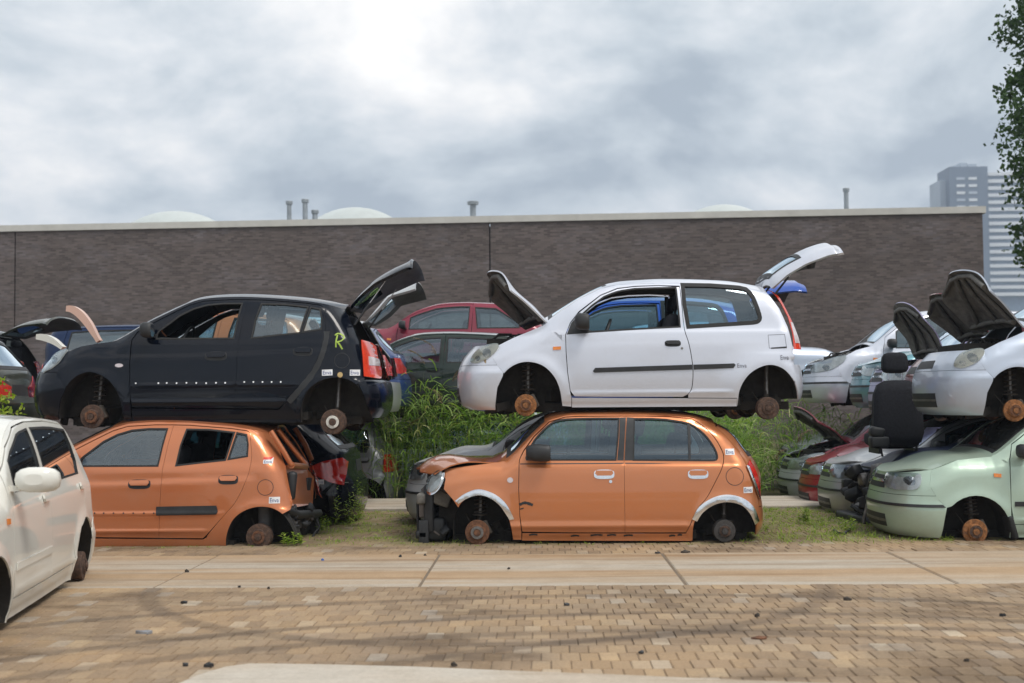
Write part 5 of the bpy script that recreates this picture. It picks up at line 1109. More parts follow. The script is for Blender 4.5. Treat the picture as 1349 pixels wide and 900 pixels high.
class Blades:
    def __init__(s): s.v = []; s.f = []; s.n = 0
    def blade(s, base, d, length, wid, droop, seg=4, up=0.75):
        """arching leaf from base, heading d (x, y)"""
        p = np.array(base, float); h = np.array((d[0], d[1], 0.0)); h /= np.linalg.norm(h) + 1e-9; side = np.array((-h[1], h[0], 0.0)); el = math.asin(up); st = length / seg; V = []
        side = side * 0.8 + np.array((0, 0, random.uniform(-0.5, 0.5)))
        for i in range(seg):
            w = wid * (0.6 + 0.4 * min(1, i * 2 / seg)) * (1 if i < seg - 1 else 0.65)
            V += [p - side * w / 2, p + side * w / 2]; p = p + st * (h * math.cos(el) + np.array((0, 0, math.sin(el)))); el -= droop / seg
        V.append(p); b = s.n; s.v += V; s.n += len(V)
        for i in range(seg - 1): s.f.append((b + 2 * i, b + 2 * i + 1, b + 2 * i + 3, b + 2 * i + 2))
        s.f.append((b + 2 * seg - 2, b + 2 * seg - 1, b + 2 * seg))
    def leaf(s, p, nrm, l, w, roll):
        nrm = Vector(nrm).normalized(); a = nrm.cross(Vector((0.3, 0.2, 1))).normalized(); q = nrm.cross(a); u = a * math.cos(roll) + q * math.sin(roll); t = nrm.cross(u); p = Vector(p)
        V = [p - u * l * 0.5, p + t * w * 0.5 - u * l * 0.05 + nrm * l * 0.06, p + u * l * 0.5, p - t * w * 0.5 - u * l * 0.05 + nrm * l * 0.06]
        b = s.n; s.v += [tuple(x) for x in V]; s.n += 4; s.f += [(b, b + 1, b + 2), (b, b + 2, b + 3)]
    def build(s, name, mat, parent=None):
        me = bpy.data.meshes.new(name); me.from_pydata([tuple(map(float, v)) for v in s.v], [], s.f); me.materials.append(None)
        return link(name, me, parent, [mat])
# reeds in the ditch behind the concrete path
B = Blades(); PL = Blades()
def reed(x, y, h, lean):
    n_ = random.randint(7, 10); a0 = random.uniform(0, 6.28); lx, ly = random.gauss(0, lean), random.gauss(0, lean)
    st = np.array((x, y, -0.25)); tip = np.array((x + lx * h, y + ly * h, h))
    B.blade(st, (lx + 1e-3, ly + 1e-3), h + 0.2, 0.010, 0.15, 3, 0.985)
    for k in range(n_):
        t = 0.18 + 0.80 * k / n_; p = st + (tip - st) * t; a = a0 + k * 2.6 + random.uniform(-.5, .5); l = random.uniform(0.32, 0.60) * (1.1 - 0.35 * t)
        B.blade(p, (math.cos(a), math.sin(a)), l, random.uniform(0.014, 0.026), random.uniform(0.9, 2.1), 4, random.uniform(0.6, 0.92))
    return tip
for k in range(1750):
    x = random.uniform(-3.3, 5.6); y = 18.05 + 3.4 * random.random() ** 1.5
    if x > 3.08 + (y - 18) * 0.05 and y < 19.95: continue
    if x > 5.6: continue
    h = random.uniform(1.05, 1.55) + 0.16 * math.sin(x * 2.1) + 0.10 * (y - 18)
    h += 0.24 * math.exp(-((x + 1.3) / 0.9) ** 2); h -= 0.42 * max(0, min(1, (x - 2.6) / 1.2)); tip = reed(x, y, max(0.7, h), 0.06)
def plume(p, l, hd):
    p = np.array(p, float)
    for k in range(90):
        t = random.random(); q = p + np.array((hd * l * t * t, 0, l * t * (1 - 0.35 * t))); a = random.uniform(0, 6.28); r = 0.06 * (1 - t * 0.6)
        PL.blade(q, (math.cos(a) + hd * 2, math.sin(a)), random.uniform(0.06, 0.13), 0.012, 1.2, 2, 0.5)
for (px, py, dpt, hd, l) in ((575, 455, 18.1, -0.8, 0.34), (596, 490, 18.0, 0.7, 0.36), (583, 520, 18.1, -0.6, 0.34), (560, 470, 18.6, -0.7, 0.30), (536, 560, 18.3, 0.6, 0.26), (650, 590, 18.2, 0.5, 0.26), (1050, 575, 18.4, 0.6, 0.25), (1066, 545, 19, -0.5, 0.25), (1022, 600, 18.3, 0.4, 0.25), (508, 585, 18.3, 0.5, 0.25)):
    x, z = unproj(px, py, dpt); B.blade((x - hd * 0.02, dpt, -0.2), (hd, 0.01), z + 0.2, 0.010, 0.02, 3, 0.999)
    plume((x, dpt, z - l * 0.4), l, hd)
    for k in range(4):
        a = random.uniform(0, 6.28); B.blade((x, dpt, z * random.uniform(0.45, 0.85)), (math.cos(a), 0.3 * math.sin(a)), random.uniform(0.4, 0.6), 0.022, 1.6, 4, 0.8)
reeds = tag(B.build('reeds', M_REED), 'tall green reeds growing in the ditch behind the cars', 'reeds', kind='stuff')
PL.build('plumes', M_PLUME, reeds)
# low weeds and grass between the pavers
G = Blades()
def tuft(x, y, n_, h, sp):
    for k in range(n_):
        a = random.uniform(0, 6.28); G.blade((x + random.gauss(0, sp), y + random.gauss(0, sp), -0.005), (math.cos(a), math.sin(a)), random.uniform(0.5, 1.0) * h, random.uniform(0.005, 0.011), random.uniform(0.6, 1.9), 3, random.uniform(0.7, 0.97))
for k in range(520):
    x, y = random.uniform(-2.3, 0.1), 12.45 + 3.7 * random.random(); tuft(x, y, random.randint(3, 8), random.uniform(0.03, 0.10), 0.03)
for k in range(900):
    x, y = random.uniform(1.9, 4.0), 12.4 + 3.8 * random.random(); tuft(x, y, random.randint(3, 9), random.uniform(0.03, 0.12), 0.03)
for k in range(120):
    x = random.uniform(-5, 6); y = 12.28 + random.random() * 0.25; tuft(x, y, random.randint(2, 5), random.uniform(0.02, 0.06), 0.02)
tag(G.build('ground_weeds', M_WEED), 'patchy low grass and moss growing between the pavers', 'grass', kind='stuff')
def weed(px, py, h, label):
    x, y = gpt(px, py); g = Blades(); r_ = random.Random(px)
    for s_ in range(r_.randint(3, 5)):
        bx, by = x + r_.gauss(0, 0.05), y + r_.gauss(0, 0.05); hh_ = h * r_.uniform(0.6, 1.0); lx = r_.gauss(0, 0.06)
        g.blade((bx, by, 0), (lx + 1e-3, 0.01), hh_, 0.008, 0.1, 3, 0.99)
        for k in range(16):
            t = 0.12 + 0.86 * k / 16; a = k * 2.4 + r_.random(); g.blade((bx + lx * hh_ * t * 0.3, by, hh_ * t), (math.cos(a), math.sin(a)), r_.uniform(0.05, 0.10) * (1.15 - t * 0.7), 0.022, 0.9, 3, 0.55)
    rt = empty('weed', (x, y, 0)); o = g.build('stem_and_leaves', M_WEED, rt); o.location = (-x, -y, 0); tag(rt, label, 'plant', 'tall weeds by the cars')
for (px, py, h, lb) in ((437, 690, 0.30, 'small bushy weed close behind the copper hatchback'), (455, 698, 0.55, 'tall leafy weed before the black car with red tail lamp'), (471, 694, 0.62, 'tallest weed beside the dark rear bumper of the black car'), (430, 703, 0.20, 'low weed at the torn rear corner of the copper hatchback'), (1112, 702, 0.22, 'weed sprig beside the loose black bumper strip'), (1180, 706, 0.25, 'thin weed before the smashed navy car'), (1061, 690, 0.2, 'weed tuft before the silver hatchback nose'), (390, 719, 0.14, 'tiny weed under the rear of the copper hatchback')):
    weed(px, py, h, lb)
# poplar at the right edge of the picture
tx, ty = 14.15, 30.0
tr = empty('poplar_tree', (tx, ty, -0.07)); tag(tr, 'tall dense green poplar at the right edge above the cars', 'tree')
mb = MB(); mb.tube([(0, 0, 0), (0.05, 0, 3), (0, 0.1, 7), (-0.1, 0, 12), (0, 0, 16)], [0.36, 0.30, 0.22, 0.13, 0.04], 12); mb.build('trunk', M_BARK, tr)
Lf = Blades(); Br = MB(); rt_ = random.Random(3)
def crown_r(z): return 3.45 * max(0.0, math.sin(math.pi * min(1, max(0, (z - 2.0) / 15.5)) ** 0.75)) ** 0.6
for k in range(900):
    z = rt_.uniform(2.8, 16.6); a = rt_.uniform(0, 6.28); rr = crown_r(z) * (0.45 + 0.52 * rt_.random() ** 0.5) * rt_.uniform(0.9, 1.03); c = Vector((rr * math.cos(a), rr * math.sin(a), z))
    if k % 3 == 0: Br.tube([(0, 0, max(1.6, z - rr * 0.9)), (c.x * 0.5, c.y * 0.5, z - rr * 0.35), tuple(c)], [0.06, 0.035, 0.008], 5)
    sz = rt_.uniform(0.28, 0.55)
    for j in range(70):
        d = Vector((max(-1.7, min(1.7, rt_.gauss(0, .85))), rt_.gauss(0, .85), max(-1.5, min(1.5, rt_.gauss(0, 0.75))))); p = c + d * sz * 0.5
        Lf.leaf(p, (rt_.gauss(0, 1), rt_.gauss(0, 1), rt_.gauss(0.5, 0.8)), rt_.uniform(0.09, 0.15), rt_.uniform(0.08, 0.13), rt_.uniform(0, 6.28))
Lf.build('crown', M_LEAF, tr); Br.build('branches', M_BARK, tr)
# light green sapling behind the white car
sx, sz_ = unproj(6, 470, 13.6); sp = empty('sapling', (sx - 0.1, 13.6, 0)); tag(sp, 'yellow green leafy sapling at the left edge behind the white car', 'sapling')
mb = MB(); mb.tube([(0, 0, 0), (0.02, 0, 1.0), (-0.02, 0, 2.1)], [0.02, 0.015, 0.006], 6); Lf = Blades()
for k in range(26):
    z = rt_.uniform(0.9, 2.15); a = rt_.uniform(0, 6.28); l = rt_.uniform(0.12, 0.36); e = (l * math.cos(a), l * math.sin(a) * 0.7, z + 0.08); mb.tube([(0, 0, z - 0.05), e], [0.006, 0.003], 4)
    for j in range(16):
        t = rt_.uniform(0.3, 1.15); Lf.leaf((e[0] * t + rt_.gauss(0, .03), e[1] * t + rt_.gauss(0, .03), z + 0.08 * t + rt_.gauss(0, .03)), (rt_.gauss(0, 1), rt_.gauss(-.4, 1), rt_.gauss(.6, .6)), rt_.uniform(.04, .075), rt_.uniform(.025, .045), rt_.uniform(0, 6.28))
mb.build('stem', M_BARK, sp); Lf.build('leaves', M_SAP, sp)

# ------------------------------------------------------------------ air: thin haze that pales the far tower
m, nt, n, L, out = newmat('haze_air'); pv_ = n('ShaderNodeVolumePrincipled'); pv_.inputs['Color'].default_value = (0.72, 0.83, 1.0, 1); pv_.inputs['Density'].default_value = HAZE; pv_.inputs['Anisotropy'].default_value = 0.2
L(pv_.outputs[0], out.inputs['Volume'])
mb = MB(); mb.box((0, 605, 54.0), (3040, 1830, 110.2)); tag(mb.build('haze', m), kind='stuff')
# ------------------------------------------------------------------ the cars
wx = lambda px, Y, py=540: unproj(px, py, Y)[0]
wz_ = lambda px, py, Y: unproj(px, py, Y)[1]
COPPER = paint('copper_paint', (0.57, 0.195, 0.082), 0.5, 0.33, 0.14, 0.9, 1.3)
ORANGE = paint('orange_paint', (0.60, 0.215, 0.085), 0.5, 0.32, 0.09, 1.0, 4.7)
BLACKP = paint('blue_black_paint', (0.0012, 0.0032, 0.009), 0.0, 0.22, 0.008, 0.42, 2.1)
PALE = paint('pale_silver_paint', (0.66, 0.69, 0.77), 0.4, 0.34, 0.10, 0.8, 8.2)
PALE2 = paint('blue_silver_paint', (0.50, 0.56, 0.66), 0.35, 0.36, 0.14, 0.8, 5.5)
WHITE = paint('off_white_paint', (0.74, 0.73, 0.67), 0.0, 0.36, 0.14, 0.9, 3.1)
MINT = paint('mint_green_paint', (0.43, 0.55, 0.45), 0.30, 0.38, 0.16, 0.8, 6.3)
NAVY = paint('navy_paint', (0.010, 0.024, 0.07), 0.0, 0.5, 0.05, 0.2, 7.7)
BLUE = paint('bright_blue_paint', (0.015, 0.085, 0.42), 0.1, 0.32, 0.08, 1.0, 9.1)
BLUED = paint('deep_blue_paint', (0.012, 0.045, 0.17), 0.2, 0.30, 0.08, 1.0, 9.9)
SILV = paint('silver_paint', (0.50, 0.52, 0.53), 0.5, 0.36, 0.12, 0.8, 11.1)
SILVG = paint('grey_paint', (0.24, 0.25, 0.27), 0.4, 0.36, 0.14, 0.8, 12.4)
REDP = paint('red_paint', (0.31, 0.013, 0.03), 0.1, 0.32, 0.10, 1.0, 13.2)
MAROON = paint('maroon_paint', (0.22, 0.022, 0.045), 0.2, 0.34, 0.10, 0.9, 14.2)
DKRED = paint('dark_red_paint', (0.17, 0.012, 0.018), 0.1, 0.32, 0.10, 0.9, 15.2)
LILAC = paint('lilac_paint', (0.36, 0.33, 0.52), 0.3, 0.36, 0.10, 0.8, 16.2)
TEAL = paint('teal_paint', (0.12, 0.28, 0.33), 0.35, 0.34, 0.10, 0.9, 17.2)
DKGRN = paint('dark_green_paint', (0.010, 0.022, 0.016), 0.1, 0.32, 0.10, 0.8, 18.2)
SALMON = paint('salmon_paint', (0.52, 0.155, 0.048), 0.25, 0.36, 0.16, 0.9, 19)
M_SALM = paint('salmon_primer', (0.66, 0.42, 0.33), 0.0, 0.45, 0.1, 0.5, 21)
PALEM = paint('matt_silver', (0.50, 0.52, 0.54), 0.0, 0.5, 0.1, 0.4, 22)
HM = 0.028; HB = 0.055
# --- left stack
c1 = car(TP, 'black_hatchback', 'blue black five door hatchback with green letter R, stacked on the copper hatchback', (XP, 12.65 + TP.W, ZP), BLACKP, HM, hatch=101, skip=('front_door_glass0',),
    mats={'BRAKE_front': M_RUST3, 'BRAKE_rear': M_RUST3, 'HUB_front': M_RUST, 'HUB_rear': M_WHUB})
for (a, b) in ((424, 438), (460.5, 473)): sticker(c1, TP, 'body_side', *[v for v in (NP((a, 495))[0], NP((b, 495))[0], NP((a, 495))[1], NP((a, 487))[1])], 'Enva', tilt=0.04 if a < 450 else 0)
for pts in ([(440, 441.5), (444, 439), (449, 440.5), (452, 444), (449, 448.5), (443, 450.5)], [(443.5, 441), (442, 450), (442, 457.5)], [(443.5, 450), (447, 454), (450.5, 460)]): stroke(c1, TP, 'body_side', NP(pts), 0.015, M_LIME)
def disc_mark(root, T, key, c, r, mat, name, off=0.003, r2=0):
    par = root_parts[root.name][key]; n_ = 24; o_ = [(c[0] + r * math.cos(t), c[1] + r * math.sin(t)) for t in np.linspace(0, 2 * math.pi, n_ + 1)[:-1]]
    hol = [[(c[0] + r2 * math.cos(t), c[1] + r2 * math.sin(t)) for t in np.linspace(0, 2 * math.pi, n_ + 1)[:-1]]] if r2 else []
    return link(name, tomesh(name, panel(o_, hol, T.side, 0.03, T.center, 0.004, off, False)), par, [mat])
def fuel_cap(root, T, c, r, body):
    disc_mark(root, T, 'body_side', c, r, M_TRIM, 'fuel_cap_gap', 0.0016, r - 0.0055); disc_mark(root, T, 'body_side', c, r - 0.0055, body, 'fuel_cap', 0.0012)
stroke(c1, TP, 'body_side', NP([(429, 436), (428.5, 448), (423, 470), (412, 492), (395, 513), (380, 530)]), 0.055, M_TRIM, 'door_jamb', 0.002)
fuel_cap(c1, TP, NP((450, 475)), 0.076, BLACKP)
disc_mark(c1, TP, 'body_side', NP((448, 494)), 0.026, M_TAN, 'rubber_plug', 0.006)
for px in (179, 209, 220, 233, 246, 259, 272, 285, 297): disc_mark(c1, TP, 'front_door', NP((px, 504.7 + (px % 3) * 0.2)), 0.008, M_PAPER, 'clip', 0.006)
for px in (322, 334, 346, 358, 370): disc_mark(c1, TP, 'rear_door', NP((px, 503.5)), 0.008, M_PAPER, 'clip', 0.006)

X2 = wx(340, 12.42) - TP.rwheel[0]; Z2 = wz_(215, 614, 12.42) - TP.belt
c2 = car(TP, 'copper_hatchback', 'dusty copper five door hatchback on the ground with torn off rear end', (X2, 12.42 + TP.W, Z2), COPPER, HM, skip=('rear_bumper', 'taillight', 'rear_door_glass0', 'tailgate'),
    mats={'MIRROR': COPPER, 'BRAKE_rear': M_RUST3, 'HUB_rear': M_RUST})
N2 = lambda px, py: ((wx(px, 12.42, py) - X2), wz_(px, py, 12.42) - Z2)
def sticker_px(root, T, Nf, key, a, b, t, bt, **k): sticker(root, T, key, Nf(a, t)[0], Nf(b, t)[0], Nf(a, bt)[1], Nf(a, t)[1], 'Enva', **k)
sticker_px(c2, TP, N2, 'body_side', 345, 357, 603, 611.5, top=M_REDO); sticker_px(c2, TP, N2, 'body_side', 354, 368, 655, 663.5)
fuel_cap(c2, TP, N2(349, 642.5), 0.078, COPPER)
dr = root_parts[c2.name]['rear_door']; dz = N2(0, 680)[1], N2(0, 669)[1]
link('side_moulding', tomesh('side_moulding', panel([(N2(208.5, 0)[0], dz[0]), (N2(286, 0)[0], dz[0] + 0.006), (N2(288, 0)[0], dz[0] + 0.03), (N2(286, 0)[0], dz[1] + 0.006), (N2(208.5, 0)[0], dz[1])], [], TP.side, 0.03, TP.center, 0.008, 0.012, False)), dr, [M_TRIM])
for px in (115, 125, 137, 150, 163, 176, 190, 203): disc_mark(c2, TP, 'front_door', N2(px, 676), 0.007, M_TRIM, 'clip_hole', 0.002)
dz_ = wz_(340, 707, 12.48) - Z2 - TP.rwheel[1]
for k_ in ('brake_rear', 'brake_rear_far', 'susp_rear'): root_parts[c2.name][k_].location.z += dz_
# its torn rear: hatch frame, bare panel, crash bar
mb = MB(); tailp = lambda px, py, d=0.35: (wx(px, 12.42 + d, py) - X2, -TP.W + d, wz_(px, py, 12.42 + d) - Z2)
fr = [tailp(357, 568, .16), tailp(372, 592, .16), tailp(384, 613, .22)]
mb.tube(fr, 0.028, 6); mb.tube([tailp(366, 566, .5), tailp(385, 590, .6), tailp(403, 613, .7)], 0.03, 6); mb.tube([fr[-1], tailp(403, 615, .7)], 0.035, 6)
mb.build('hatch_frame', [COPPER], c2); mb = MB(); mb.tube([(p[0], -p[1], p[2]) for p in fr], 0.03, 6); mb.build('body_edge', [COPPER], c2)
mb = MB(); A_ = [tailp(371, 612, .14), tailp(404, 616, .75), tailp(414, 630, .85), tailp(412, 664, .85), tailp(392, 668, .4), tailp(377, 664, .16)]
mb.add([Vector(p) for p in A_] + [Vector(p) + Vector((-0.10, 0.02, 0)) for p in A_], [(0, 1, 2, 3, 4, 5), (11, 10, 9, 8, 7, 6)] + [(i, i + 6, (i + 1) % 6 + 6, (i + 1) % 6) for i in range(6)])
rp = mb.build('rear_panel', [COPPER], c2)
mb = MB(); q = tailp(407, 640, .8); mb.bbox((q[0] - 0.01, q[1], q[2]), (0.05, 0.16, 0.17), 0.01, 0, (0, 0.1, -0.2)); mb.bbox(tailp(384, 640, .25), (0.09, 0.10, 0.28), 0.03, 0, (0, 0.1, 0)); mb.build('lamp_recess', [M_TRIM], rp)
mb = MB(); p0, p1 = tailp(392, 678, .35), tailp(420, 676, 1.1)
mb.tube([tailp(377, 672, .15), p0, p1, tailp(419, 676, 1.4)], 0.045, 6, 0)
for k in range(16): 
    t = random.random(); mb.bbox(tailp(385 + 30 * t, 680 + random.uniform(-12, 14), 0.25 + 0.7 * t), (random.uniform(.03, .10), random.uniform(.03, .12), random.uniform(.02, .08)), 0.006, random.choice((0, 1, 0)), (random.random(), random.random(), random.random()), 1)
mb.tube([tailp(417, 684, .9), tailp(421, 694, .9), tailp(414, 703, .85), tailp(410, 711, .8)], 0.012, 6, 0); mb.tube([tailp(378, 676, .15), tailp(388, 700, .18)], 0.02, 6, 0)
mb.build('crash_bar', [M_TRIM, M_SUSP], c2)
mb = MB(); mb.bbox((3.12, 0, 0.42), (0.12, 1.25, 0.70), 0.05); mb.build('boot_trim', [M_INNER], c2)

# --- middle stack
c3 = car(TC, 'pale_hatchback', 'pale silver three door hatchback with raised bonnet, stacked on the orange car', (XC, 12.65 + TC.W, ZC), PALE, HM, hood=64, twist=11, hatch=99, skip=('front_door_glass0',),
    mats={'HANDLE': M_TRIM, 'RECESS': M_TRIM, 'BRAKE_front': M_RUST2, 'HUB_front': M_RUST, 'HUB_rear': M_RUST3})
for (a, b, t, bt) in ((971, 983, 479, 484.5), (1028, 1039, 468, 474)): sticker(c3, TC, 'body_side', NC((a, t))[0], NC((b, t))[0], NC((a, bt))[1], NC((a, t))[1], 'Enva', paper=False, ink=M_INKG)
ff = NC([(1012.5, 441), (1035, 440), (1037, 458), (1013.5, 459)]); link('fuel_flap_gap', tomesh('fuel_flap_gap', panel(ff, [offset(ff, -0.004)], TC.side, 0.03, TC.center, 0.002, 0.0014, False)), root_parts[c3.name]['body_side'], [M_INKG])
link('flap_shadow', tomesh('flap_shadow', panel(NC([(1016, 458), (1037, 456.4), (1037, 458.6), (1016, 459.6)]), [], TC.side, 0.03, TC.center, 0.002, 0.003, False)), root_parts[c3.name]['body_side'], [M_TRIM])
disc_mark(c3, TC, 'front_door', NC((898.5, 459)), 0.012, M_METAL, 'lock', 0.004)
stroke(c3, TC, 'fender', NC([(638, 470), (639, 480), (637, 492)]), 0.02, M_STAIN, 'rust_stain')

c4 = car(TT, 'orange_retro_car', 'orange five door car with chrome arch trims and no front bumper', (XT, 12.42 + TT.W, ZT), ORANGE, HM, skip=('front_bumper', 'front_panel', 'hood'),
    mats={'HANDLE': ORANGE, 'RECESS': M_CHROME, 'BRAKE_front': M_RUST, 'HUB_front': M_METAL, 'BRAKE_rear': M_IRON, 'HUB_rear': M_RUST3})
N4 = lambda px, py: NT((px, py))
sticker_px(c4, TT, N4, 'body_side', 957, 969.5, 592, 600); sticker_px(c4, TT, N4, 'body_side', 980, 993, 642, 650)
fuel_cap(c4, TT, NT((968.5, 628)), 0.087, ORANGE)
disc_mark(c4, TT, 'front_door', NT((804.5, 634.5)), 0.015, M_CHROME, 'lock', 0.004)
stroke(c4, TT, 'front_door', NT([(684.5, 665), (692, 662.5), (702, 665.5)]), 0.026, M_TRIM, 'scrape'); stroke(c4, TT, 'front_door', NT([(685, 671), (690, 669.5)]), 0.012, M_TRIM, 'scrape')
for (a, b, y) in ((697, 708, 704.5), (752, 763, 706), (778, 794, 705), (800, 812, 705), (822, 834, 705.5), (882, 890, 706), (893, 899, 705)): stroke(c4, TT, 'sill', NT([(a, y + 1), (a + (b - a) * .5, y), (b, y + 0.5)]), 0.016, M_TRIM, 'scrape')
# buckled bonnet
def tfr(px, py, y): return (wx(px, 12.42 + TT.W + y, py) - XT, y, wz_(px, py, 12.42 + TT.W + y) - ZT)
mb = MB(); cols_ = 9; rows = 9; V = []
x_c = TT.xcowl
for i in range(rows):
    t = i / (rows - 1)
    for j in range(cols_):
        u = -1 + 2 * j / (cols_ - 1); bp = TT.hoodf(np.array([t]), np.array([u * 0.6]))[0]
        k = (1 - t); lift = 0.075 * k * (1 - 0.35 * abs(u)) + 0.03 * math.sin(t * 7 + u * 2.5) * k + 0.05 * max(0, 0.35 - abs(t - 0.35)) * (1 - abs(u))
        V.append((bp[0] - 0.10 * k * (1 + 0.25 * math.sin(3 * u)) + (0.03 if j % 2 else 0) * (k > .9), bp[1] * (1 + 0.02 * k), bp[2] + lift - 0.10 * max(0, k - 0.82) * 4 * (0.7 + 0.4 * math.sin(5 * u))))
n_ = len(V); V2 = [(x, y, z - 0.012) for x, y, z in V]
Fs = [(i * cols_ + j, (i + 1) * cols_ + j, (i + 1) * cols_ + j + 1, i * cols_ + j + 1) for i in range(rows - 1) for j in range(cols_ - 1)]
mb.add(V, [f[::-1] for f in Fs], 0, True); mb.add(V2, Fs, 1, True)
per = [j for j in range(cols_)] + [i * cols_ + cols_ - 1 for i in range(1, rows)] + [(rows - 1) * cols_ + j for j in range(cols_ - 2, -1, -1)] + [i * cols_ for i in range(rows - 2, 0, -1)]
mb.add([V[i] for i in per] + [V2[i] for i in per], [(i, (i + 1) % len(per), len(per) + (i + 1) % len(per), len(per) + i) for i in range(len(per))], 0)
mb.build('buckled_hood', [ORANGE, M_GRIME], c4)
# bare front structure
mb = MB(); b_ = mb.bbox
b_((0.17, 0, 0.30), (0.10, 1.08, 0.46), 0.02, 0); b_((0.12, -0.32, 0.29), (0.10, 0.36, 0.16), 0.015, 2); b_((0.26, -0.46, 0.42), (0.26, 0.12, 0.16), 0.02, 1, (0, 0.35, 0)); b_((0.10, 0, 0.40), (0.09, 1.22, 0.10), 0.02, 1); b_((0.22, -0.36, 0.10), (0.22, 0.30, 0.22), 0.03, 0)
b_((0.26, -0.50, 0.53), (0.24, 0.10, 0.07), 0.015, 0, (0, 0.55, 0)); b_((0.12, -0.52, 0.02), (0.10, 0.06, 0.34), 0.01, 0); b_((0.10, 0, 0.05), (0.12, 1.1, 0.08), 0.02, 0)
for k in range(9): mb.tube([(0.06 - 0.01 * k % 3, -0.50 + 0.11 * k, 0.04), (0.05, -0.49 + 0.11 * k, 0.36)], 0.008, 5, 0)
for k in range(18): b_((random.uniform(0.08, 0.34), random.uniform(-0.56, 0.4), random.uniform(0.0, 0.5)), (random.uniform(.03, .10), random.uniform(.03, .1), random.uniform(.03, .12)), 0.006, random.choice((0, 0, 1, 2)), (random.random(), random.random(), random.random()), 1)
mb.build('bare_front_structure', [M_TRIM, M_GRIMEL, M_GREYP], c4)
mb = MB(); mb.tube([(0.74, -0.28, 0.715), (0.86, -0.05, 0.80), (0.98, 0.28, 0.87)], 0.012, 5); mb.tube([(0.78, -0.30, 0.70), (0.90, -0.56, 0.75)], 0.010, 5); mb.build('wiper', M_TRIM, c4)

# gas struts of the two raised tailgates
for (rt, T_, Nf, a, b) in ((c1, TP, NP, (462, 426), (503, 367)), (c3, TC, NC, (1026, 386), (1064, 338))):
    for sg in (-1, 1):
        p, q = Nf(a), Nf(b); y_ = sg * 0.50; m_ = tuple((u + v) / 2 for u, v in zip(p, q)); mb = MB()
        mb.tube([(p[0], y_, p[1]), (m_[0], y_, m_[1])], 0.011, 6, 0); mb.tube([(m_[0], y_, m_[1]), (q[0], y_, q[1])], 0.005, 6, 1); mb.build('gas_strut', [M_TRIM, M_CHROME], rt)
# --- right stack, front
xg = wx(1286.5, 12.45, 695) - TS.fwheel[0]
c5 = car(TS, 'mint_green_hatchback', 'mint green hatchback nose with rusty orange brake disc, on the ground', (xg, 12.45 + TS.W, 0.03), MINT, HM, mats={'BRAKE_front': M_RUST2, 'HUB_front': M_RUST3})
mb = MB(); mb.bbox((TS.fwheel[0] + 0.34, -TS.W + 0.06, 0.10), (0.05, 0.20, 0.22), 0.015, 0, (0, -0.25, 0)); mb.build('mud_flap', M_RUBBER, c5)
xs_ = wx(1339, 12.65, 542) - TC.fwheel[0]; zs_ = wz_(1339, 541, 12.65) - TC.fwheel[1]
c6 = car(TC, 'blue_silver_hatchback', 'pale blue silver hatchback with raised bonnet, stacked above the mint green car', (xs_, 12.65 + TC.W, zs_), PALE2, HM, hood=70, twist=4, mats={'HANDLE': M_TRIM, 'BRAKE_front': M_RUST2, 'HUB_front': M_RUST})

# --- foreground left: white five-door seen from its front corner
c7 = car(TA, 'white_hatchback', 'cream white five door hatchback without wheels in the left foreground', (-3.91, 6.50, 0.06), WHITE, 0.035, yaw=98.6, mats={'MIRROR': WHITE, 'RECESS': WHITE, 'side_moulding@': WHITE, 'BRAKE_rear': M_RUST3, 'HUB_rear': M_RUST3})

# --- behind the left stack
car(TP, 'copper_hatchback', 'copper hatchback with bonnet up, seen through the windows of the black car', (wx(285, 14.5, 430) - NP((317, 430))[0], 14.5 + TP.W, wz_(300, 414, 15.0) - 1.24), COPPER, HB, skip=('tailgate', 'hood*'), mats={'MIRROR': COPPER})
c9 = car(TH, 'black_wreck', 'black hatchback with pointed red tail lamp and sticker, behind the copper car', (wx(477, 14.75, 650) - TH.L, 14.2 + TH.W, 0.08), BLACKP, 0.04, skip=('taillight*',))
x9 = c9.location.x; N9 = lambda px, py: (wx(px, 14.22, py) - x9, wz_(px, py, 14.22) - 0.08)
lamp9 = [N9(*q) for q in ((404, 617), (424, 608.5), (447, 604), (453, 610), (451, 640), (436, 636), (420, 629))]
for ml_ in (0.010,): link('taillight', tomesh('taillight', panel(lamp9, [], TH.side, 0.03, TH.center, 0.01, ml_, False)), c9, [M_RED])
sticker_px(c9, TH, N9, 'body_side', 417, 427, 632, 638)
car(TA, 'silver_hatchback', 'silver hatchback with raised pale tailgate and silver bumper behind the black stacked car', (wx(524, 16.7, 520) - TA.L, 16.05 + TA.W, 1.22), SILV, HB, hood=14, hatch=100)
car(TS, 'silver_hatchback', 'silver hatchback on the ground hidden behind the black car with red tail lamp', (wx(458, 16.4, 600) - TS.L, 15.9 + TS.W, 0.0), SILV, HB)
car(TH, 'blue_hatchback', 'deep blue hatchback rear with red and white tail lamp, beside the reeds', (wx(541, 18.5, 520) - TH.L, 18.0 + TH.W, wz_(490, 428, 18.8) - 1.21), BLUED, HB)
car(TS, 'grey_hatchback', 'dark hatchback among the reeds under the deep blue car', (wx(530, 18.5, 600) - TS.L, 18.0 + TS.W, -0.1), SILVG, 0.08)
# --- behind the middle stack
car(TC, 'bright_blue_hatchback', 'bright blue hatchback seen through the windows of the pale stacked car', (XC - 0.02, 14.6 + TC.W, ZC - 0.03), BLUE, HB, hatch=84, hood=0)
car(TS, 'grey_hatchback', 'grey hatchback with only its front bumper showing behind the orange car', (wx(536, 14.9, 670), 14.1 + TS.W, 0.06), PALEM, 0.045)
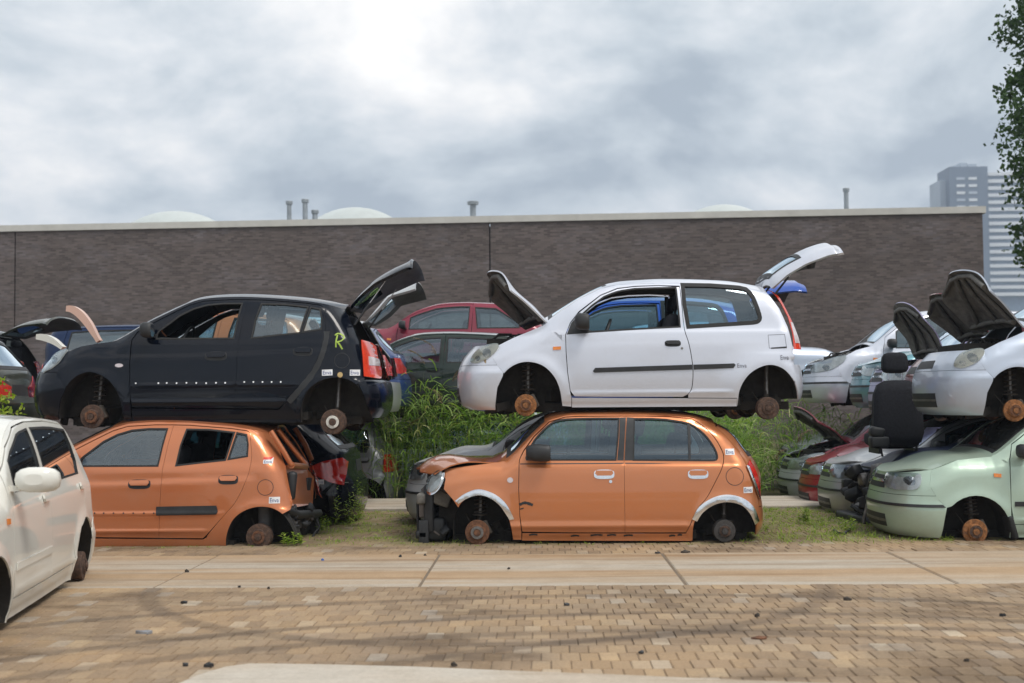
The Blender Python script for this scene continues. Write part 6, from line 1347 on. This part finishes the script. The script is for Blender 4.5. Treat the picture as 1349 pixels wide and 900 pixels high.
# --- beyond the reeds
car(TH, 'maroon_hatchback', 'maroon three door hatchback standing high beyond the reeds', (wx(513, 21.2, 440) - 1.05, 21.0 + TH.W, wz_(600, 399, 21.8) - 1.22), MAROON, HB)
car(TA, 'pale_estate', 'pale silver car deep in the reeds under the maroon hatchback', (wx(470, 20.6, 540) - 0.6, 20.4 + TA.W, 0.0), PALE2, 0.08)
car(TS, 'dark_hatchback', 'dark hatchback with silver roof behind the reed plumes', (wx(547, 18.9, 440) - 1.72, 18.7 + TS.W, wz_(600, 437, 19.4) - 1.24), DKGRN, HB, mats={'roof@': SILV, 'windshield_frame@': SILV})
car(TS, 'pale_hatchback', 'pale car in the reeds under the dark hatchback with silver roof', (wx(560, 19.2, 440) - 1.9, 18.9 + TS.W, -0.08), PALE2, 0.08)
# --- the right column going back, lower row
c8 = car(TA, 'navy_wreck', 'navy blue car with its whole front torn off, behind the mint green one', (wx(1116, 14.0, 650) + 0.27, 13.95 + TA.W, -0.02), NAVY, 0.045, scale=(1, 0.9, 1), skip=('front_bumper', 'front_panel', 'headlight*', 'fender', 'engine'))
car(TS, 'silver_hatchback', 'silver hatchback nose between the navy wreck and the red car', (wx(1083, 15.85, 650), 15.2 + TS.W * .9, -0.03), SILV, 0.045, scale=(1, 0.9, 1))
car(TV, 'red_hatchback', 'bright red car nose with large clear headlamp in the lower row', (wx(1057, 17.3, 650), 16.65 + TV.W * .9, -0.06), REDP, 0.045, scale=(1, 0.9, 0.92), mats={'MIRROR': TEAL})
c10 = car(TV, 'maroon_van', 'maroon van with silver bumper and raised bonnet, farthest of the lower row', (wx(1030, 18.8, 650), 18.15 + TV.W * .9, -0.08), MAROON, 0.045, hood=58, scale=(1, 0.9, 0.95), mats={'BUMPF': PALEM, 'front_panel@': PALEM})
link('indicator', tomesh('indicator', panel([(0.30, 0.47), (0.44, 0.48), (0.45, 0.62), (0.33, 0.63)], [], TV.side, 0.03, TV.center, 0.01, 0.024, False)), c10, [M_AMBER])
# upper row
car(TC, 'dark_red_hatchback', 'dark red car with raised bonnet just behind the blue silver one', (wx(1203, 15.2, 520), 14.45 + TC.W, zs_ - 0.02), DKRED, 0.045, hood=62)
car(TS, 'lilac_hatchback', 'lilac hatchback with raised bonnet behind the black car seat', (wx(1233, 16.9, 467) - 0.97 * 0.82, 16.2 + TS.W, wz_(1233, 467, 16.9) - 0.80), LILAC, 0.045, hood=66, scale=(0.82, 1, 1))
car(TS, 'teal_hatchback', 'teal hatchback nose left of the black car seat in the upper row', (wx(1124, 18.6, 500), 17.85 + TS.W * .95, 1.22), TEAL, 0.045, scale=(1, .95, 1))
car(TV, 'silver_van', 'silver people carrier with large side windows, in the upper row below the brick wall', (wx(1060, 20.2, 500), 19.45 + TV.W, wz_(1100, 531, 19.6)), PALE, 0.045, skip=('hood',))
car(TA, 'pale_estate', 'pale silver car facing right with buckled nose, behind the silver people carrier', (wx(1130, 22.2, 480), 21.6 + TA.W, 1.42), PALE2, HB, yaw=180)
car(TA, 'pale_estate', 'pale silver car in the reeds under the right hand upper row', (wx(1035, 20.2, 540), 20.0 + TA.W, 0.0), PALE, 0.08)
car(TV, 'white_van', 'white van roof at the right edge above the upper row', (wx(1295, 22.4, 420), 22.0 + TV.W, 1.52), WHITE, HB)
# --- left background
car(TA, 'dark_green_estate', 'dark green car rear with red tail lamp at the left edge', (wx(22, 14.9, 530) - TA.L, 14.3 + TA.W, 0.98), DKGRN, HB)
car(TS, 'dark_hatchback', 'dark car with green grey bumper under the dark green one at the left edge', (wx(41, 14.7, 560) - TS.L, 14.1 + TS.W, -0.14), DKGRN, HB)
car(TP, 'dark_wreck', 'dark wrecked hatchback with tailgate swung right up at the far left', (wx(6, 18.0, 450) - TP.rail[-1][0], 17.4 + TP.W, 1.20), DKGRN, HB, hatch=82, skip=('rear_bumper',))
car(TV, 'navy_van', 'navy people carrier behind the bonnet of the black stacked car', (wx(54, 20.6, 450) + TV.L, 20.0 + TV.W, wz_(120, 429, 20.8) - 1.42), NAVY, HB, yaw=180)

# ------------------------------------------------------------------ wrecked nose of the navy car
r8 = random.Random(5); mb = MB(); zc_ = 0.0
for k in range(70):
    mb.bbox((r8.uniform(0.06, 1.05), r8.uniform(-0.78, 0.78), r8.uniform(0.06, 0.62)), (r8.uniform(.05, .28), r8.uniform(.05, .25), r8.uniform(.05, .25)), 0.012, r8.choice((0, 0, 0, 1, 2)), (r8.uniform(-.5, .5), r8.uniform(-.5, .5), r8.uniform(-1, 1)), 1)
for k in range(16):
    x, y, z = r8.uniform(0.0, 0.8), r8.uniform(-0.8, 0.5), r8.uniform(0.1, 0.65); mb.tube([(x, y, z), (x + r8.uniform(-.1, .2), y + r8.uniform(-.15, .15), z - 0.1), (x + r8.uniform(-.2, .2), y + r8.uniform(-.2, .2), max(0.03, z - 0.4))], r8.uniform(0.008, 0.022), 6, r8.choice((0, 1, 2)))
mb.bbox((0.58, 0.0, 0.30), (0.96, 1.20, 0.50), 0.05, 1)
for k in range(60):
    q_ = (r8.uniform(0.03, 1.0), r8.uniform(-0.84, -0.60), r8.uniform(0.05, 0.60)) if k % 3 else (r8.uniform(0.0, 0.12), r8.uniform(-0.8, 0.6), r8.uniform(0.05, 0.58))
    mb.bbox(q_, (r8.uniform(.04, .20), r8.uniform(.04, .16), r8.uniform(.04, .20)), 0.012, r8.choice((0, 0, 1, 1, 2)), (r8.uniform(-.6, .6), r8.uniform(-.6, .6), r8.uniform(-1, 1)), 1)
for k in range(12):
    x, y, z = r8.uniform(0.05, 0.9), r8.uniform(-0.9, -0.75), r8.uniform(0.3, 0.6); mb.tube([(x, y, z), (x + r8.uniform(-.15, .15), y - 0.02, z - 0.15), (x + r8.uniform(-.2, .2), y, max(0.03, z - 0.35))], r8.uniform(0.008, 0.02), 6, r8.choice((0, 1, 2)))
mb.box((0.12, 0, 0.32), (0.08, 1.3, 0.10), 1); mb.box((0.16, -0.2, 0.36), (0.05, 0.8, 0.50), 0)
mb.build('exposed_engine', [M_TRIM, M_GRIME, M_METAL], c8)
mb = MB(); mb.bbox((-0.02, -0.3, 0.05), (0.18, 1.1, 0.10), 0.03, 0, (0, 0, 0.12)); mb.bbox((0.10, -0.55, 0.10), (0.3, 0.5, 0.04), 0.01, 0, (0.3, 0.2, 0.5)); mb.build('hanging_bumper', [M_TRIM], c8)
pts = [gpt(*q) for q in ((1098, 701), (1104, 705), (1113, 705), (1120, 700), (1126, 694))]; mb = MB(); mb.tube([(x, y, 0.02 + 0.03 * (i == 4)) for i, (x, y) in enumerate(pts)], 0.014, 6); tag(mb.build('bumper_strip', M_TRIM), 'curved black bumper strip lying before the navy wreck', 'car part')

# ------------------------------------------------------------------ loose black seat standing on the navy car
sx_, sz0 = unproj(1186, 590, 14.5); st = empty('car_seat', (sx_, 14.6, sz0)); tag(st, 'loose black fabric car seat with headrest, standing upright seen from behind', 'car seat')
def rounded_pad(mb, c, d, b, bulge, top_w, rot):
    import bmesh
    bm = bmesh.new(); bmesh.ops.create_cube(bm, size=1.0); bmesh.ops.subdivide_edges(bm, edges=list(bm.edges), cuts=5, use_grid_fill=True)
    M = Euler(rot).to_matrix()
    for v in bm.verts:
        x, y, z = v.co.x * 2, v.co.y * 2, v.co.z * 2; k = 1 - (1 - top_w) * (z * 0.5 + 0.5)
        rx = 1 - 0.16 * abs(z) ** 5; rz = 1 - 0.12 * abs(x) ** 5; ry = (1 - 0.35 * abs(x) ** 4) * (1 - 0.30 * abs(z) ** 4)
        v.co = M @ Vector((x * d[0] / 2 * k * rx, y * d[1] / 2 * ry * bulge, z * d[2] / 2 * rz)) + Vector(c)
    bm.verts.index_update(); mb.add([v.co.copy() for v in bm.verts], [[v.index for v in f.verts] for f in bm.faces], 0, True); bm.free()
mb = MB(); rounded_pad(mb, (0, 0.0, 0.38), (0.58, 0.17, 0.74), 0.05, 1.0, 0.86, (-0.10, 0, 0)); o = mb.build('backrest', M_SEAT, st)
mb = MB(); rounded_pad(mb, (0.0, 0.06, 0.95), (0.30, 0.12, 0.23), 0.04, 1.0, 0.9, (-0.1, 0, 0)); hr = mb.build('headrest', M_SEAT, st)
mb = MB()
for q in (-0.075, 0.075): mb.tube([(q, 0.04, 0.70), (q, 0.055, 0.88)], 0.008, 8)
mb.build('headrest_posts', M_CHROME, st)
mb = MB(); rounded_pad(mb, (0, 0.26, 0.08), (0.54, 0.52, 0.18), 0.05, 1.0, 1.0, (0.05, 0, 0)); mb.build('cushion', M_SEAT, st)
mb = MB()
for q in (-0.2, 0.2): mb.box((q, 0.2, -0.04), (0.04, 0.44, 0.06)); mb.tube([(q, -0.02, 0.02), (q + 0.02, -0.03, -0.10)], 0.012, 6)
mb.build('rails', M_TRIM, st)
# black plastic box beside it
bx_, bz_ = unproj(1161, 590, 14.3); mb = MB()
bo = empty('plastic_box', (bx_, 14.4, bz_)); tag(bo, 'black plastic duct box lying on the red bonnet beside the car seat', 'car part')
mb.bbox((0, 0, 0.06), (0.20, 0.16, 0.12), 0.02); mb.build('body', M_TRIM, bo); mb = MB(); mb.bbox((-0.02, 0, 0.17), (0.16, 0.15, 0.11), 0.03, 0, (0, 0.2, 0)); mb.build('cover', M_TRIM, bo)
# loose orange panel in front of the black car
px_, pz_ = unproj(62, 574, 12.9); pb = empty('loose_panel', (px_, 12.9, pz_)); tag(pb, 'loose copper bumper corner wedged under the nose of the black car', 'car part')
mb = MB(); mb.bbox((0, 0, 0.07), (0.19, 0.30, 0.13), 0.03, 0, (0, 0.05, 0.1)); mb.build('skin', COPPER, pb); mb = MB(); mb.bbox((0.02, 0.02, 0.0), (0.13, 0.26, 0.05), 0.015); mb.build('lip', M_TRIM, pb)
# bent strips standing behind the bonnet of the black car
def bent_strip(name, pts, Y, wid, th, mat, label):
    P3 = [unproj(a, b, Y) for a, b in pts]; rt = empty(name, (P3[-1][0], Y, P3[-1][1])); tag(rt, label, 'car part')
    S3 = smooth([(x - P3[-1][0], z - P3[-1][1]) for x, z in P3], 5); m_ = MB(); V = []
    for i, (x, z) in enumerate(S3):
        a, b = S3[max(0, i - 1)], S3[min(len(S3) - 1, i + 1)]; t = Vector((b[0] - a[0], 0, b[1] - a[1])).normalized(); nn = Vector((-t.z, 0, t.x)); k = th * (0.55 + 0.45 * math.sin(math.pi * min(1, 0.15 + i / len(S3))))
        for (u, v) in ((-1, 1), (1, 1), (1, -1), (-1, -1)): V.append(Vector((x, 0, z)) + Vector((0, u * wid / 2, 0)) + nn * v * k / 2)
    n_ = len(S3); m_.add(V, [(4 * i + q, 4 * i + (q + 1) % 4, 4 * i + 4 + (q + 1) % 4, 4 * i + 4 + q) for i in range(n_ - 1) for q in range(4)] + [(0, 1, 2, 3), (4 * n_ - 1, 4 * n_ - 2, 4 * n_ - 3, 4 * n_ - 4)], 0)
    m_.build('strip', mat, rt)
bent_strip('bent_panel', [(89, 407), (97, 408), (107, 415), (117, 427), (125, 440), (131, 450)], 14.6, 0.10, 0.085, M_SALM, 'curved salmon pink body strip sticking up behind the black car bonnet')
bent_strip('bent_panel', [(50, 444), (60, 445), (72, 450), (84, 459)], 14.3, 0.12, 0.075, WHITE, 'curved white body strip sticking out above the black car headlamp')
# ------------------------------------------------------------------ small scrap on the ground
def scrap(px, py, l, mat, label, grp=None):
    x, y = gpt(px, py); r_ = random.Random(int(px)); m_ = MB(); V = []; k = 7
    for i in range(k):
        a = 6.283 * i / k; q = r_.uniform(0.55, 1.0) * l / 2; V.append((q * math.cos(a), q * 0.55 * math.sin(a), r_.uniform(0.006, 0.022)))
    V2 = [(a, b, 0.002) for a, b, c in V]; V.append((0, 0, r_.uniform(0.012, 0.03)))
    m_.add(V + V2, [(i, (i + 1) % k, k) for i in range(k)] + [(k + 1 + i, k + 1 + (i + 1) % k, (i + 1) % k, i) for i in range(k)]); o = m_.build('scrap_piece', mat); o.location = (x, y, 0.004); tag(o, label, 'scrap', grp)
scrap(188, 836, 0.13, M_FOIL, 'crumpled grey foil scrap on the pavers before the white car'); scrap(242, 796, 0.07, M_TRIM, 'thin dark splinter on the pavers right of the white car')
scrap(1000, 843, 0.10, M_RUST, 'reddish brown scrap on the pavers at lower right'); scrap(866, 730, 0.06, M_TRIM, 'dark chip on the concrete strip before the orange car'); scrap(902, 729, 0.10, M_SUSP, 'bent dark clip on the concrete strip before the orange car'); scrap(425, 739.5, 0.035, M_BLUEB, 'tiny blue cap on the concrete strip')
for (a, b, l) in ((747, 799, 0.05), (1116, 792, 0.07), (998, 814, 0.045), (275, 880, 0.06), (245, 879, 0.04), (315, 775, 0.035), (354, 777, 0.03), (670, 751, 0.035), (246, 755, 0.04), (1321, 813, 0.05), (845, 862, 0.05), (560, 733, 0.03), (527, 735, 0.03), (598, 879, 0.04), (1274, 873, 0.04)):
    scrap(a, b, l, M_TRIM if int(a) % 2 else M_SUSP, 'tiny dark scrap lying on the yard floor', 'tiny scraps on the yard floor')
